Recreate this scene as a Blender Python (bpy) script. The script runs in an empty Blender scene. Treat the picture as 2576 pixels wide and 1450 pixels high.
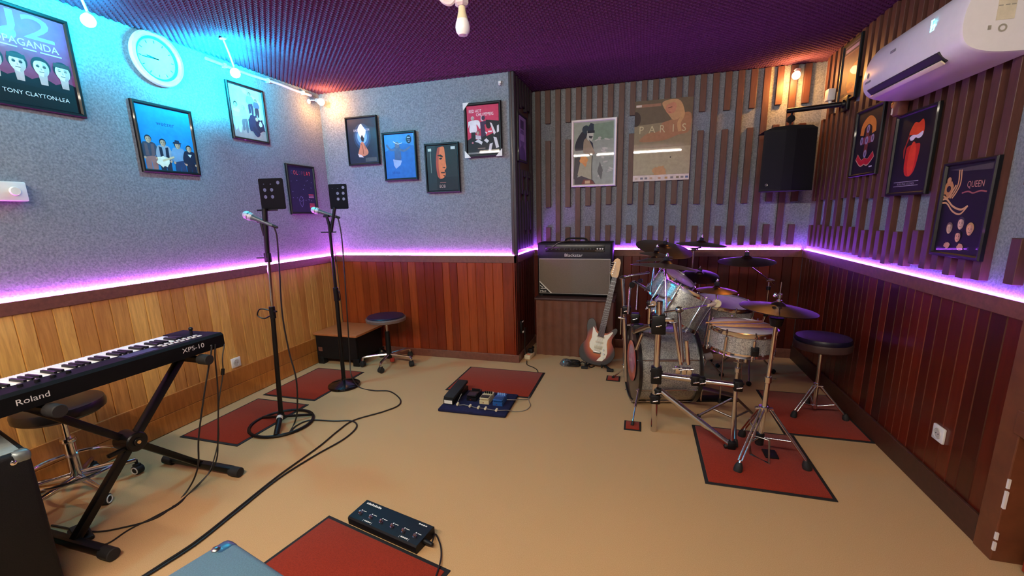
import bpy, bmesh, math, random
from mathutils import Matrix, Vector
random.seed(7)
PI = math.pi
sc = bpy.context.scene
COL = sc.collection

# ------------------------------------------------------------------ camera, world, exposure
CAM_H = 1.4
cd = bpy.data.cameras.new('camera')
cam = bpy.data.objects.new('camera', cd)
COL.objects.link(cam)
sc.camera = cam
cd.sensor_fit = 'HORIZONTAL'
cd.sensor_width = 36.0
cd.lens = 1091.17 / 2576 * 36.0
cd.shift_y = (768.06 - 725.0) / 2576
cd.clip_start = 0.02
yaw, pitch, roll = math.radians(16.6596), math.radians(11.8936), math.radians(-1.36)
fw = Vector((-math.sin(yaw) * math.cos(pitch), math.cos(yaw) * math.cos(pitch), -math.sin(pitch)))
r0 = Vector((math.cos(yaw), math.sin(yaw), 0))
u0 = r0.cross(fw)
rt = r0 * math.cos(roll) + u0 * math.sin(roll)
up = -r0 * math.sin(roll) + u0 * math.cos(roll)
cam.matrix_world = Matrix(((rt.x, up.x, -fw.x, 0), (rt.y, up.y, -fw.y, 0), (rt.z, up.z, -fw.z, CAM_H), (0, 0, 0, 1)))

w = bpy.data.worlds.new('world')
sc.world = w
w.use_nodes = True
w.node_tree.nodes['Background'].inputs[0].default_value = (0.5, 0.45, 0.5, 1)
w.node_tree.nodes['Background'].inputs[1].default_value = 0.01
vs = sc.view_settings
vs.view_transform = 'Standard'
vs.look = 'None'
vs.gamma = 1
vs.use_curve_mapping = False
vs.exposure = 0.3

TUBE_STRENGTH = 262.0          # the warm white fluorescent tube behind the camera
TUBE_COLOR = (1.0, 0.88, 0.70)
LED_LEFT = (0.78, 0.13, 0.96)   # LED tape on the ledge, pinker at the left
LED_RIGHT = (0.34, 0.08, 1.0)
LED_STRENGTH = 118.0
CYAN_W, ORANGE_W = 170.0, 10.0

# room, metres: x right, y away from the camera, z up
XL, XR, XS, YP, YB, H, LEDGE = -3.033, 1.403, -1.091, 3.809, 4.499, 2.579, 1.025
YF = -1.7

# ------------------------------------------------------------------ materials
def lin(c):
    return tuple(((x / 255) / 12.92 if x / 255 <= 0.04045 else ((x / 255 + 0.055) / 1.055) ** 2.4) for x in c)

MATS = {}
def mat(name, rgb=(128, 128, 128), rough=0.5, metal=0.0, coat=0.0, var=0.12, scale=30.0, bump=0.0, emit=None, es=0.0,
        spec=0.5, stretch=(1, 1, 1), trans=0.0, sheen=0.0, dark=None, detail=4.0, bdist=0.002, coatr=0.04):
    """principled material whose colour is gently mottled by a noise texture in object space"""
    if name in MATS:
        return MATS[name]
    m = bpy.data.materials.new(name)
    m.use_nodes = True
    nt = m.node_tree
    b = nt.nodes['Principled BSDF']
    L = nt.links.new
    base = lin(rgb)
    b.inputs['Roughness'].default_value = rough
    b.inputs['Metallic'].default_value = metal
    b.inputs['Coat Weight'].default_value = coat
    b.inputs['Coat Roughness'].default_value = coatr
    b.inputs['Specular IOR Level'].default_value = spec
    b.inputs['Transmission Weight'].default_value = trans
    b.inputs['Sheen Weight'].default_value = sheen
    tc = nt.nodes.new('ShaderNodeTexCoord')
    mp = nt.nodes.new('ShaderNodeMapping')
    mp.inputs['Scale'].default_value = stretch
    L(tc.outputs['Object'], mp.inputs['Vector'])
    nz = nt.nodes.new('ShaderNodeTexNoise')
    nz.inputs['Scale'].default_value = scale
    nz.inputs['Detail'].default_value = detail
    nz.inputs['Roughness'].default_value = 0.6
    L(mp.outputs['Vector'], nz.inputs['Vector'])
    rp = nt.nodes.new('ShaderNodeValToRGB')
    lo = lin(dark) if dark else tuple(x * (1 - var) for x in base)
    hi = base if dark else tuple(min(1, x * (1 + var)) for x in base)
    rp.color_ramp.elements[0].color = (*lo, 1)
    rp.color_ramp.elements[1].color = (*hi, 1)
    rp.color_ramp.elements[0].position = 0.32
    rp.color_ramp.elements[1].position = 0.68
    L(nz.outputs['Fac'], rp.inputs['Fac'])
    L(rp.outputs['Color'], b.inputs['Base Color'])
    if bump:
        bp = nt.nodes.new('ShaderNodeBump')
        bp.inputs['Strength'].default_value = bump
        bp.inputs['Distance'].default_value = bdist
        L(nz.outputs['Fac'], bp.inputs['Height'])
        L(bp.outputs['Normal'], b.inputs['Normal'])
    if emit:
        b.inputs['Emission Color'].default_value = (*emit, 1)
        b.inputs['Emission Strength'].default_value = es
    MATS[name] = m
    return m

def wood(name, light, darkc, rough=0.35, coat=0.3, grain=1.0):
    """boards: every board carries its own 'tint', grain runs along z"""
    if name in MATS:
        return MATS[name]
    m = mat(name, light, rough, coat=coat, coatr=0.18)
    nt = m.node_tree
    L = nt.links.new
    b = nt.nodes['Principled BSDF']
    at = nt.nodes.new('ShaderNodeAttribute')
    at.attribute_name = 'tint'
    mx = nt.nodes.new('ShaderNodeMix')
    mx.data_type = 'RGBA'
    mx.inputs['A'].default_value = (*lin(darkc), 1)
    mx.inputs['B'].default_value = (*lin(light), 1)
    L(at.outputs['Fac'], mx.inputs['Factor'])
    nz = [n for n in nt.nodes if n.type == 'TEX_NOISE'][0]
    mp = [n for n in nt.nodes if n.type == 'MAPPING'][0]
    mp.inputs['Scale'].default_value = (9, 9, 0.7)
    nz.inputs['Scale'].default_value = 6
    nz.inputs['Detail'].default_value = 7
    nz.inputs['Distortion'].default_value = 0.6
    rp = [n for n in nt.nodes if n.type == 'VALTORGB'][0]
    k = 0.35 * grain
    rp.color_ramp.elements[0].color = (1 - k, 1 - 1.2 * k, 1 - 1.3 * k, 1)
    rp.color_ramp.elements[1].color = (1.0, 1.0, 1.0, 1)
    mul = nt.nodes.new('ShaderNodeMix')
    mul.data_type = 'RGBA'
    mul.blend_type = 'MULTIPLY'
    mul.inputs['Factor'].default_value = 1
    L(mx.outputs['Result'], mul.inputs['A'])
    L(rp.outputs['Color'], mul.inputs['B'])
    L(mul.outputs['Result'], b.inputs['Base Color'])
    return m

M_FELT = mat('grey_felt', (146, 152, 160), 0.95, var=0.3, scale=90, bump=0.8, spec=0.1, dark=(108, 113, 121), detail=8, bdist=0.004)
M_FOAM = mat('egg_crate_foam', (94, 62, 84), 0.95, var=0.15, scale=60, spec=0.1, bump=0.3)  # magenta of the LED glow is put into the foam's base colour
M_CARPET = mat('tan_carpet', (206, 168, 120), 0.95, scale=420, spec=0.1, bump=0.25, dark=(180, 140, 94), detail=3, sheen=0.1)
M_MAT = mat('red_mat_pile', (156, 48, 24), 0.95, scale=300, spec=0.1, bump=0.6, dark=(124, 34, 16), sheen=0.1)
M_RUBBER = mat('black_rubber', (22, 20, 20), 0.75, var=0.2)
M_PINE = wood('pine_boards', (242, 188, 102), (196, 128, 64))
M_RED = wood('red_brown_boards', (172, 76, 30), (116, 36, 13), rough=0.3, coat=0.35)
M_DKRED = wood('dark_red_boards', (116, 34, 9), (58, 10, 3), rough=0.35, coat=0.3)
M_TRIM = mat('brown_trim', (112, 66, 52), 0.45, stretch=(3, 3, 3), scale=14, var=0.2, coat=0.15)
M_SLAT = mat('brown_slat', (80, 46, 36), 0.5, scale=20, stretch=(4, 4, 0.6), var=0.2)
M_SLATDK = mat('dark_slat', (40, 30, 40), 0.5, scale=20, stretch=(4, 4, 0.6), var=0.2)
M_CHROME = mat('chrome', (214, 212, 214), 0.12, metal=1.0, var=0.04)
M_STEEL = mat('brushed_steel', (150, 148, 146), 0.3, metal=1.0, var=0.1)
M_BLACK = mat('black_plastic', (13, 13, 15), 0.5, var=0.2, spec=0.3)
M_BLACKM = mat('black_metal', (11, 11, 13), 0.4, spec=0.3, var=0.2)
M_CABLE = mat('black_cable', (22, 17, 16), 0.5)
M_TOLEX = mat('black_tolex', (13, 13, 15), 0.6, spec=0.25, scale=240, bump=0.6, var=0.35, bdist=0.0015)
M_LITTOLEX = mat('cyan_lit_tolex', (78, 108, 118), 0.6, scale=240, bump=0.5, var=0.16, bdist=0.0015)  # teal light of the cyan lamps painted into the tolex colour
M_GRILLE = mat('grille_cloth', (116, 104, 92), 0.85, scale=330, var=0.3, bump=0.4, spec=0.2)
M_WHITE = mat('white_plastic', (226, 224, 220), 0.35, var=0.03)
M_CREAM = mat('cream_plastic', (216, 204, 172), 0.4, var=0.05)
M_IVORY = mat('ivory_key', (236, 234, 226), 0.6, var=0.02, spec=0.2)
M_NAVY = mat('navy_cloth', (26, 28, 60), 0.9, var=0.3, bump=0.4, spec=0.2)
M_NAVYL = mat('navy_vinyl', (18, 16, 46), 0.38, var=0.1)
M_BLKL = mat('black_vinyl', (24, 22, 22), 0.3, var=0.1)
M_HEAD = mat('coated_drum_head', (216, 206, 204), 0.55, var=0.06)
M_CYM = mat('cymbal_bronze', (84, 72, 64), 0.38, metal=1.0, var=0.1, scale=18)
M_STICK = mat('hickory_stick', (204, 150, 96), 0.5, var=0.15, scale=20)
M_MAPLE = mat('maple_neck', (210, 156, 92), 0.35, var=0.12, scale=16)
M_ROSE = mat('rosewood', (52, 30, 26), 0.45, var=0.2)
M_PAPERW = mat('white_paper', (225, 222, 214), 0.6, var=0.04)
M_GOLD = mat('gold_paint', (196, 150, 90), 0.4, var=0.1)
M_DOOR = mat('red_door_paint', (150, 44, 18), 0.5, var=0.2, scale=9)
M_CASING = mat('casing_brown', (104, 58, 32), 0.5, var=0.18, scale=11)
M_DOORWAY = mat('dark_doorway_brown', (52, 34, 22), 0.7, var=0.2, scale=8)
M_TRIMDK = mat('dark_trim', (66, 36, 24), 0.5, stretch=(3, 3, 3), scale=14, var=0.2)
M_CORR = mat('corrugated_brown', (104, 62, 42), 0.6, var=0.14, scale=14)

def sparkle():
    m = mat('silver_sparkle_wrap', (150, 150, 146), 0.35, metal=0.35, coat=0.6)
    nt = m.node_tree
    b = nt.nodes['Principled BSDF']
    tc = [n for n in nt.nodes if n.type == 'TEX_COORD'][0]
    vo = nt.nodes.new('ShaderNodeTexVoronoi')
    vo.inputs['Scale'].default_value = 240
    nt.links.new(tc.outputs['Object'], vo.inputs['Vector'])
    rp = [n for n in nt.nodes if n.type == 'VALTORGB'][0]
    sep = nt.nodes.new('ShaderNodeSeparateColor')
    nt.links.new(vo.outputs['Color'], sep.inputs['Color'])
    nt.links.new(sep.outputs[0], rp.inputs['Fac'])
    rp.color_ramp.elements[0].position = 0.0
    rp.color_ramp.elements[1].position = 1.0
    rp.color_ramp.elements[0].color = (0.16, 0.165, 0.165, 1)
    rp.color_ramp.elements[1].color = (0.52, 0.52, 0.48, 1)
    return m
M_SPARK = sparkle()

def burst():
    m = mat('sunburst_lacquer', (150, 60, 20), 0.4, coat=0.25)
    nt = m.node_tree
    b = nt.nodes['Principled BSDF']
    tc = [n for n in nt.nodes if n.type == 'TEX_COORD'][0]
    mp = nt.nodes.new('ShaderNodeMapping')
    mp.inputs['Location'].default_value = (0, 0, -1.02)
    mp.inputs['Scale'].default_value = (6.2, 0, 5.1)
    nt.links.new(tc.outputs['Object'], mp.inputs['Vector'])
    gr = nt.nodes.new('ShaderNodeTexGradient')
    gr.gradient_type = 'SPHERICAL'
    nt.links.new(mp.outputs['Vector'], gr.inputs['Vector'])
    rp = nt.nodes.new('ShaderNodeValToRGB')
    e = rp.color_ramp.elements
    e[0].position, e[0].color = 0.0, (*lin((20, 10, 8)), 1)
    e[1].position, e[1].color = 0.6, (*lin((205, 110, 40)), 1)
    k = e.new(0.1); k.color = (*lin((28, 10, 8)), 1)
    k = e.new(0.3); k.color = (*lin((140, 40, 16)), 1)
    nt.links.new(gr.outputs['Fac'], rp.inputs['Fac'])
    nt.links.new(rp.outputs['Color'], b.inputs['Base Color'])
    return m
M_BURST = burst()

def ink(rgb, gloss=0.1):
    """printed colour behind a clear front"""
    return mat('ink_%02x%02x%02x_%d' % (*rgb, gloss * 100), rgb, 0.55, coat=gloss, coatr=0.02, var=0.10, scale=26, spec=0.3)

# ------------------------------------------------------------------ mesh helpers
def _text_data(s, cache={}):
    if s not in cache:
        cu = bpy.data.curves.new('t', 'FONT')
        cu.body = s
        cu.size = 1.0
        cu.resolution_u = 3
        ob = bpy.data.objects.new('t', cu)
        COL.objects.link(ob)
        dg = bpy.context.evaluated_depsgraph_get()
        me = bpy.data.meshes.new_from_object(ob.evaluated_get(dg))
        vs_ = [tuple(v.co) for v in me.vertices]
        fs_ = [tuple(p.vertices) for p in me.polygons]
        bpy.data.objects.remove(ob)
        bpy.data.curves.remove(cu)
        bpy.data.meshes.remove(me)
        cache[s] = (vs_, fs_)
    return cache[s]

def frame(c, axis, hint=(0, 0, 1)):
    """matrix with local z along axis"""
    z = Vector(axis).normalized()
    h = Vector(hint)
    if abs(z.dot(h.normalized())) > 0.98:
        h = Vector((0, 1, 0))
    x = h.cross(z).normalized()
    y = z.cross(x)
    c = Vector(c)
    return Matrix(((x.x, y.x, z.x, c.x), (x.y, y.y, z.y, c.y), (x.z, y.z, z.z, c.z), (0, 0, 0, 1)))

def smooth_line(pts, k=8):
    P = [Vector(p) for p in pts]
    P = [P[0] * 2 - P[1]] + P + [P[-1] * 2 - P[-2]]
    out = []
    for i in range(1, len(P) - 2):
        a, b, c, d = P[i - 1:i + 3]
        for j in range(k):
            t = j / k
            out.append(0.5 * ((2 * b) + (c - a) * t + (2 * a - 5 * b + 4 * c - d) * t * t + (3 * b - a - 3 * c + d) * t ** 3))
    out.append(P[-2])
    return out

class MB:
    def __init__(s):
        s.v, s.f, s.mi, s.ti = [], [], [], []
        s.M = Matrix.Identity(4)
        s.cur, s.tint = 0, 0.5
    def add(s, vs_, fs_):
        o = len(s.v)
        s.v += [s.M @ Vector(p) for p in vs_]
        for f in fs_:
            s.f.append([i + o for i in f])
            s.mi.append(s.cur)
            s.ti.append(s.tint)
        return s
    def box(s, a, b, bev=0.0, seg=2):
        x0, y0, z0 = [min(p, q) for p, q in zip(a, b)]
        x1, y1, z1 = [max(p, q) for p, q in zip(a, b)]
        vs_ = [(x, y, z) for z in (z0, z1) for y in (y0, y1) for x in (x0, x1)]
        fs_ = [(0, 2, 3, 1), (4, 5, 7, 6), (0, 1, 5, 4), (2, 6, 7, 3), (0, 4, 6, 2), (1, 3, 7, 5)]
        if bev <= 0:
            return s.add(vs_, fs_)
        bm = bmesh.new()
        q = [bm.verts.new(p) for p in vs_]
        for f in fs_:
            bm.faces.new([q[i] for i in f])
        bmesh.ops.bevel(bm, geom=bm.edges[:], offset=bev, segments=seg, profile=0.5, affect='EDGES')
        bm.verts.index_update()
        s.add([v.co.copy() for v in bm.verts], [[v.index for v in f.verts] for f in bm.faces])
        bm.free()
        return s
    def lathe(s, prof, n=32, M=None, cap=True):
        """prof: (radius, z) pairs round local z"""
        M = M or Matrix.Identity(4)
        vs_, fs_ = [], []
        for r, z in prof:
            for i in range(n):
                a = 2 * PI * i / n
                vs_.append(M @ Vector((r * math.cos(a), r * math.sin(a), z)))
        for j in range(len(prof) - 1):
            for i in range(n):
                k = (i + 1) % n
                fs_.append((j * n + i, j * n + k, (j + 1) * n + k, (j + 1) * n + i))
        if cap:
            if prof[0][0] > 1e-6:
                fs_.append(tuple(range(n - 1, -1, -1)))
            if prof[-1][0] > 1e-6:
                fs_.append(tuple((len(prof) - 1) * n + i for i in range(n)))
        return s.add(vs_, fs_)
    def cyl(s, a, b, r, r2=None, n=20):
        a, b = Vector(a), Vector(b)
        L = (b - a).length
        r2 = r if r2 is None else r2
        c = min(r, r2, L) * 0.12
        return s.lathe([(r - c, 0), (r, c), (r2, L - c), (r2 - c, L)], n, frame(a, b - a))
    def tube(s, pts, r, n=8, closed=False):
        P = [Vector(p) for p in pts]
        m = len(P)
        vs_, fs_ = [], []
        nrm = None
        for i in range(m):
            if closed:
                t = P[(i + 1) % m] - P[i - 1]
            else:
                t = P[min(i + 1, m - 1)] - P[max(i - 1, 0)]
            t = t.normalized() if t.length > 1e-9 else Vector((0, 0, 1))
            if nrm is None:
                h = Vector((0, 0, 1)) if abs(t.z) < 0.9 else Vector((1, 0, 0))
                nrm = (h - t * h.dot(t)).normalized()
            else:
                nrm = (nrm - t * nrm.dot(t)).normalized()
            bi = t.cross(nrm)
            for j in range(n):
                a = 2 * PI * j / n
                vs_.append(P[i] + (nrm * math.cos(a) + bi * math.sin(a)) * r)
        for i in range(m if closed else m - 1):
            k = (i + 1) % m
            for j in range(n):
                l = (j + 1) % n
                fs_.append((i * n + j, i * n + l, k * n + l, k * n + j))
        if not closed:
            fs_.append(tuple(range(n - 1, -1, -1)))
            fs_.append(tuple((m - 1) * n + j for j in range(n)))
        return s.add(vs_, fs_)
    def ring(s, c, R, r, axis=(0, 0, 1), n=40, k=8):
        Mx = frame(c, axis)
        return s.tube([Mx @ Vector((R * math.cos(2 * PI * i / n), R * math.sin(2 * PI * i / n), 0)) for i in range(n)], r, k, True)
    def sphere(s, c, r, sc_=(1, 1, 1), n=20, k=12):
        Mx = Matrix.Translation(Vector(c)) @ Matrix.Diagonal((*sc_, 1))
        return s.lathe([(r * math.sin(PI * j / k), -r * math.cos(PI * j / k)) for j in range(k + 1)], n, Mx, cap=False)
    def prism(s, poly, y0, y1):
        """polygon in local x,z, extruded along local y"""
        n = len(poly)
        ar = sum(poly[i][0] * poly[(i + 1) % n][1] - poly[(i + 1) % n][0] * poly[i][1] for i in range(n))
        if ar < 0:
            poly = poly[::-1]
        y0, y1 = min(y0, y1), max(y0, y1)
        vs_ = [(x, y0, z) for x, z in poly] + [(x, y1, z) for x, z in poly]
        fs_ = [tuple(range(n)), tuple(range(2 * n - 1, n - 1, -1))]
        fs_ += [(i, n + i, n + (i + 1) % n, (i + 1) % n) for i in range(n)]
        return s.add(vs_, fs_)
    def text(s, t, x, z, size, y=0.0, align='l', sx=1.0, up_=None, M=None, depth=0.0):
        """lettering facing local -y (reads along +x, up +z) unless M is given"""
        vs_, fs_ = _text_data(t)
        if not vs_:
            return s
        x0, x1 = min(p[0] for p in vs_), max(p[0] for p in vs_)
        off = {'l': -x0, 'c': -(x0 + x1) / 2, 'r': -x1}[align]
        pts = [(x + (p[0] + off) * size * sx, y, z + p[1] * size) for p in vs_]
        if M is not None:
            pts = [M @ Vector(p) for p in pts]
        return s.add(pts, fs_)
    def mesh(s, name, mats, smooth=True, angle=38):
        me = bpy.data.meshes.new(name)
        me.from_pydata([tuple(p) for p in s.v], [], s.f)
        for m in (mats if isinstance(mats, (list, tuple)) else [mats]):
            me.materials.append(m)
        me.polygons.foreach_set('material_index', s.mi)
        if len(set(s.ti)) > 1:
            at = me.color_attributes.new('tint', 'FLOAT_COLOR', 'CORNER')
            vals = []
            for p, t in zip(me.polygons, s.ti):
                vals += [t, t, t, 1.0] * len(p.vertices)
            at.data.foreach_set('color', vals)
        if smooth:
            me.polygons.foreach_set('use_smooth', [True] * len(me.polygons))
            me.update()
            me.set_sharp_from_angle(angle=math.radians(angle))
        me.update()
        return me

ROOTM = {}
def thing(name, label, cat, loc=(0, 0, 0), rz=0.0, group=None):
    o = bpy.data.objects.new(name, None)
    o.empty_display_size = 0.05
    COL.objects.link(o)
    o.location = loc
    o.rotation_euler = (0, 0, rz)
    o['label'] = label
    o['category'] = cat
    if group:
        o['group'] = group
    ROOTM[o] = Matrix.Translation(Vector(loc)) @ Matrix.Rotation(rz, 4, 'Z')
    return o

def rootm(p):
    while p.parent:
        p = p.parent
    return ROOTM.get(p, Matrix.Identity(4))

def part(name, mb, mats, parent=None, world=False, smooth=True, label=None, angle=38):
    """one mesh object; world=True when the coordinates were given in room space"""
    if world and parent is not None:
        inv = rootm(parent).inverted()
        mb.v = [inv @ p for p in mb.v]
    o = bpy.data.objects.new(name, mb.mesh(name, mats, smooth, angle))
    COL.objects.link(o)
    if parent is not None:
        o.parent = parent
    if label:
        o['label'] = label
    return o

def solo(name, mb, mats, label, cat, group=None, smooth=True):
    o = part(name, mb, mats, None, smooth=smooth)
    o['label'] = label
    o['category'] = cat
    if group:
        o['group'] = group
    return o

def struct(name, mb, mats, parent=None, smooth=False):
    o = part(name, mb, mats, parent, smooth=smooth)
    o['kind'] = 'structure'
    return o

def copy_tree(o, parent=None):
    c = o.copy()
    COL.objects.link(c)
    if parent is not None:
        c.parent = parent
    for ch in [q for q in o.children]:
        copy_tree(ch, c)
    return c

def V(*p):
    return Vector(p)

# ------------------------------------------------------------------ the room
FD = 0.02    # felt lies this far behind the wainscot front
mb = MB(); mb.box((XL - 0.2, YF - 0.2, -0.1), (XR + 0.9, YB + 0.2, 0.0)); struct('floor', mb, M_CARPET)

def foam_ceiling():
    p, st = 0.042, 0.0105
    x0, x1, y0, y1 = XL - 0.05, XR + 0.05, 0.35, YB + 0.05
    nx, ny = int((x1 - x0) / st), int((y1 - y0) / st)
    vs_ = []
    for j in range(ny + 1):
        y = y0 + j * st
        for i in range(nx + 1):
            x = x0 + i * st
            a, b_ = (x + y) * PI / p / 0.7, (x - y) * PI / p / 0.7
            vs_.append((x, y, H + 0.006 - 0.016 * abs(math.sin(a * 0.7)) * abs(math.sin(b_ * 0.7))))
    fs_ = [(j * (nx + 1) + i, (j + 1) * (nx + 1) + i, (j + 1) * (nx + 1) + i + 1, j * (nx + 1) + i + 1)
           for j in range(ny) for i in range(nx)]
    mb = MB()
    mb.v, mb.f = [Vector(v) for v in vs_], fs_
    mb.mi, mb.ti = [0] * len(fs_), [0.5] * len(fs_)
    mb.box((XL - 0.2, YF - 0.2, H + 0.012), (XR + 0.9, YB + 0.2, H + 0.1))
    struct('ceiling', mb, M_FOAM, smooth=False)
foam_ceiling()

def boards(u0, u1, z0, z1, wd, pos, lohi=(0, 1), seed=1, t=0.014):
    """vertical tongue and groove boards; pos(u, d, z) gives the room point, d = depth out of the wall"""
    rnd = random.Random(seed)
    mb = MB()
    u = u0
    while u < u1 - 0.004:
        e = min(u1, u + wd * rnd.uniform(0.8, 1.15))
        mb.tint = lohi[0] + (lohi[1] - lohi[0]) * rnd.random() ** 1.2
        g = 0.004
        prof = [(u, -t), (u, -0.006), (u + g, 0), (e - g, 0), (e, -0.006), (e, -t)]
        n = len(prof)
        vs_ = [pos(a, d, z0) for a, d in prof] + [pos(a, d, z1) for a, d in prof]
        mb.add(vs_, [(i, i + 1, n + i + 1, n + i) for i in range(n - 1)])
        u = e
    return mb

POS = {'left': lambda u, d, z: (XL + d, u, z), 'step': lambda u, d, z: (u, YP - d, z), 'back': lambda u, d, z: (u, YB - d, z),
       'side': lambda u, d, z: (XS + d, u, z), 'right': lambda u, d, z: (XR - d, u, z)}

def pbox(mb, pos, u0, u1, d0, d1, z0, z1, bev=0.0):
    a, b = pos(u0, d0, z0), pos(u1, d1, z1)
    return mb.box(a, b, bev)

# walls: felt above, boards below, a ledge between
wl = MB(); pbox(wl, POS['left'], YF, YP + 0.3, -FD - 0.1, -FD, 0, H + 0.01); wl = struct('wall_left', wl, M_FELT)
ws = MB(); ws.box((XL - 0.1, YP + FD, 0), (XS - FD, YB + 0.12, H + 0.01)); ws = struct('wall_step', ws, M_FELT)
wb = MB(); wb.box((XS - 0.3, YB + FD, 0), (XR + 0.1, YB + 0.12, H + 0.01)); wb = struct('wall_back', wb, M_FELT)
wr = MB(); pbox(wr, POS['right'], 2.07, YB + 0.1, -FD - 0.1, -FD, 0, H + 0.01); wr = struct('wall_right', wr, M_FELT)
wf = MB(); wf.box((XL - 0.1, YF - 0.1, 0), (XR + 0.1, YF, H + 0.01)); struct('wall_front', wf, M_FELT)

struct('board_cladding', boards(YF, YP, 0.0, 0.96, 0.088, POS['left'], (0.2, 1.0), 3), M_PINE, wl)
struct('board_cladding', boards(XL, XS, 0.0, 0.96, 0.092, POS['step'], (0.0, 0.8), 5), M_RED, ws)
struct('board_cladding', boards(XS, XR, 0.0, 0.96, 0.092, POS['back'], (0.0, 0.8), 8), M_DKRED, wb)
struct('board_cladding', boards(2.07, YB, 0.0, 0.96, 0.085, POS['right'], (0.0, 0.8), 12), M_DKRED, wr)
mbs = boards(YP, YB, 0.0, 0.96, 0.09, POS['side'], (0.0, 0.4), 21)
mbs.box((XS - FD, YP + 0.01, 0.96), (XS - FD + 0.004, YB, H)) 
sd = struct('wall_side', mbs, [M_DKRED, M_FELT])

# ledge trims and baseboards
for k, (nm, u0, u1) in enumerate((('left', YF, YP - 0.008), ('step', XL + 0.008, XS + 0.008), ('side', YP - 0.008, YB - 0.008), ('back', XS + 0.008, XR - 0.008), ('right', 2.05, YB - 0.008))):
    mb = MB(); pbox(mb, POS[nm], u0, u1, -FD, 0.008, 0.957, LEDGE, 0.003)
    struct('trim_%d' % (k + 1), mb, M_TRIM)
mb = boards(-9, -8, 0, 1, 0.1, POS['left'])
mb = MB(); mb.tint = 0.75
pbox(mb, POS['left'], YF, YP, 0.0, 0.016, 0.004, 0.128, 0.003); mb.tint = 0.6
pbox(mb, POS['left'], YF, YP, 0.0, 0.016, 0.13, 0.255, 0.003); struct('baseboard_left', mb, wood('pine_baseboard', (214, 140, 62), (150, 86, 40)))
mb = MB(); pbox(mb, POS['step'], XL, XS + 0.014, 0, 0.014, 0, 0.075, 0.003); struct('baseboard_step', mb, M_TRIM)
mb = MB(); pbox(mb, POS['side'], YP - 0.01, YB, 0, 0.014, 0, 0.075, 0.003); struct('baseboard_side', mb, M_TRIM)
mb = MB(); pbox(mb, POS['back'], XS, XR, 0, 0.014, 0, 0.09, 0.003); struct('baseboard_back', mb, M_TRIM)
mb = MB(); pbox(mb, POS['right'], 2.05, YB, 0, 0.016, 0, 0.125, 0.003); struct('baseboard_right', mb, M_TRIMDK)

# battens over the felt: long ones to the ledge with broken ones between
def battens(pos, longs, shorts, z0=1.065, w=0.05, d=0.034, top=H - 0.01, m=M_SLAT, parent=None, seed=2):
    rnd = random.Random(seed)
    mb = MB()
    def one(u, a, b):
        pbox(mb, pos, u - w / 2, u + w / 2, -FD, -FD + d, a, b, 0.002)
    for u in longs:
        j = rnd.uniform(-0.01, 0.01)
        one(u, z0 + j, top)
    for u in shorts:
        j = rnd.uniform(-0.012, 0.012)
        one(u, z0 + 0.01 + j, 1.255 + j)
        one(u, 1.455 + j, 2.105 + j)
        one(u, 2.265 + j, top)
    return struct('slat_cladding', mb, m, parent)
lx = [-1.03 + 0.2015 * i for i in range(12)]
battens(POS['back'], lx, [x + 0.1 for x in lx], parent=wb)
ry = [4.27 - 0.192 * i for i in range(11)]
ry = [y for y in ry if y > 2.15]
battens(POS['right'], ry, [y + 0.098 for y in ry] + [2.17], parent=wr, seed=5)
# the dark side wall of the alcove
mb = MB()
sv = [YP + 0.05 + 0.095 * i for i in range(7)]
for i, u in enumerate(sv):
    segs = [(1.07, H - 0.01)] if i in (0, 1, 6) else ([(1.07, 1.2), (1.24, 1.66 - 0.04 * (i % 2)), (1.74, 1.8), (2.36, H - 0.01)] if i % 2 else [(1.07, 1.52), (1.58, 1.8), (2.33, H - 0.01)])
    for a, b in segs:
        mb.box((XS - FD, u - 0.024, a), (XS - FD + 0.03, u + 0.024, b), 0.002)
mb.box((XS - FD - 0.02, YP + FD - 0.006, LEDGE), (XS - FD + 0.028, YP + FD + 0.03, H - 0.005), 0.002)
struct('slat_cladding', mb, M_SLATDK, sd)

# door casing, rail and red door at the near end of the right wall
mb = MB(); pbox(mb, POS['right'], 1.955, 2.052, -0.12, 0.022, 0, H, 0.004); struct('trim_6', mb, M_CASING)
mb = MB(); pbox(mb, POS['right'], 0.2, 1.975, -0.1, 0.03, 0.545, 0.64, 0.004); struct('trim_7', mb, M_CASING)
mb = MB(); pbox(mb, POS['right'], YF, 1.955, -0.16, -0.06, 0.64, H, 0.0); struct('wall_doorway', mb, M_DOORWAY)
mb = MB(); pbox(mb, POS['right'], 0.95, 1.91, -0.1, -0.045, 0.01, 0.52, 0.004)
pbox(mb, POS['right'], 1.06, 1.8, -0.045, -0.04, 0.12, 0.42, 0.003)
dr = struct('door_1', mb, M_DOOR)
mb = MB(); pbox(mb, POS['right'], YF, 1.955, -0.2, -0.12, 0.0, 0.64); struct('wall_doorway', mb, M_BLACK)
mb = MB()
rnd = random.Random(4)
z = 0.05
while z < 0.5:
    l = rnd.uniform(0.02, 0.09)
    if rnd.random() < 0.7:
        pbox(mb, POS['right'], 1.95 - rnd.uniform(0.0, 0.006), 1.958, 0.016, 0.0235, z, z + l)
    z += l + 0.012
pbox(mb, POS['right'], 1.5, 1.93, 0.022, 0.0315, 0.638, 0.642)
struct('paint_chips', mb, M_PAPERW, bpy.data.objects['trim_6'])

# ------------------------------------------------------------------ light of the room
def emis(name, col, s):
    m = bpy.data.materials.new(name)
    m.use_nodes = True
    b = m.node_tree.nodes['Principled BSDF']
    b.inputs['Base Color'].default_value = (0.8, 0.8, 0.8, 1)
    b.inputs['Emission Color'].default_value = (*col, 1)
    b.inputs['Emission Strength'].default_value = s
    return m

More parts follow.
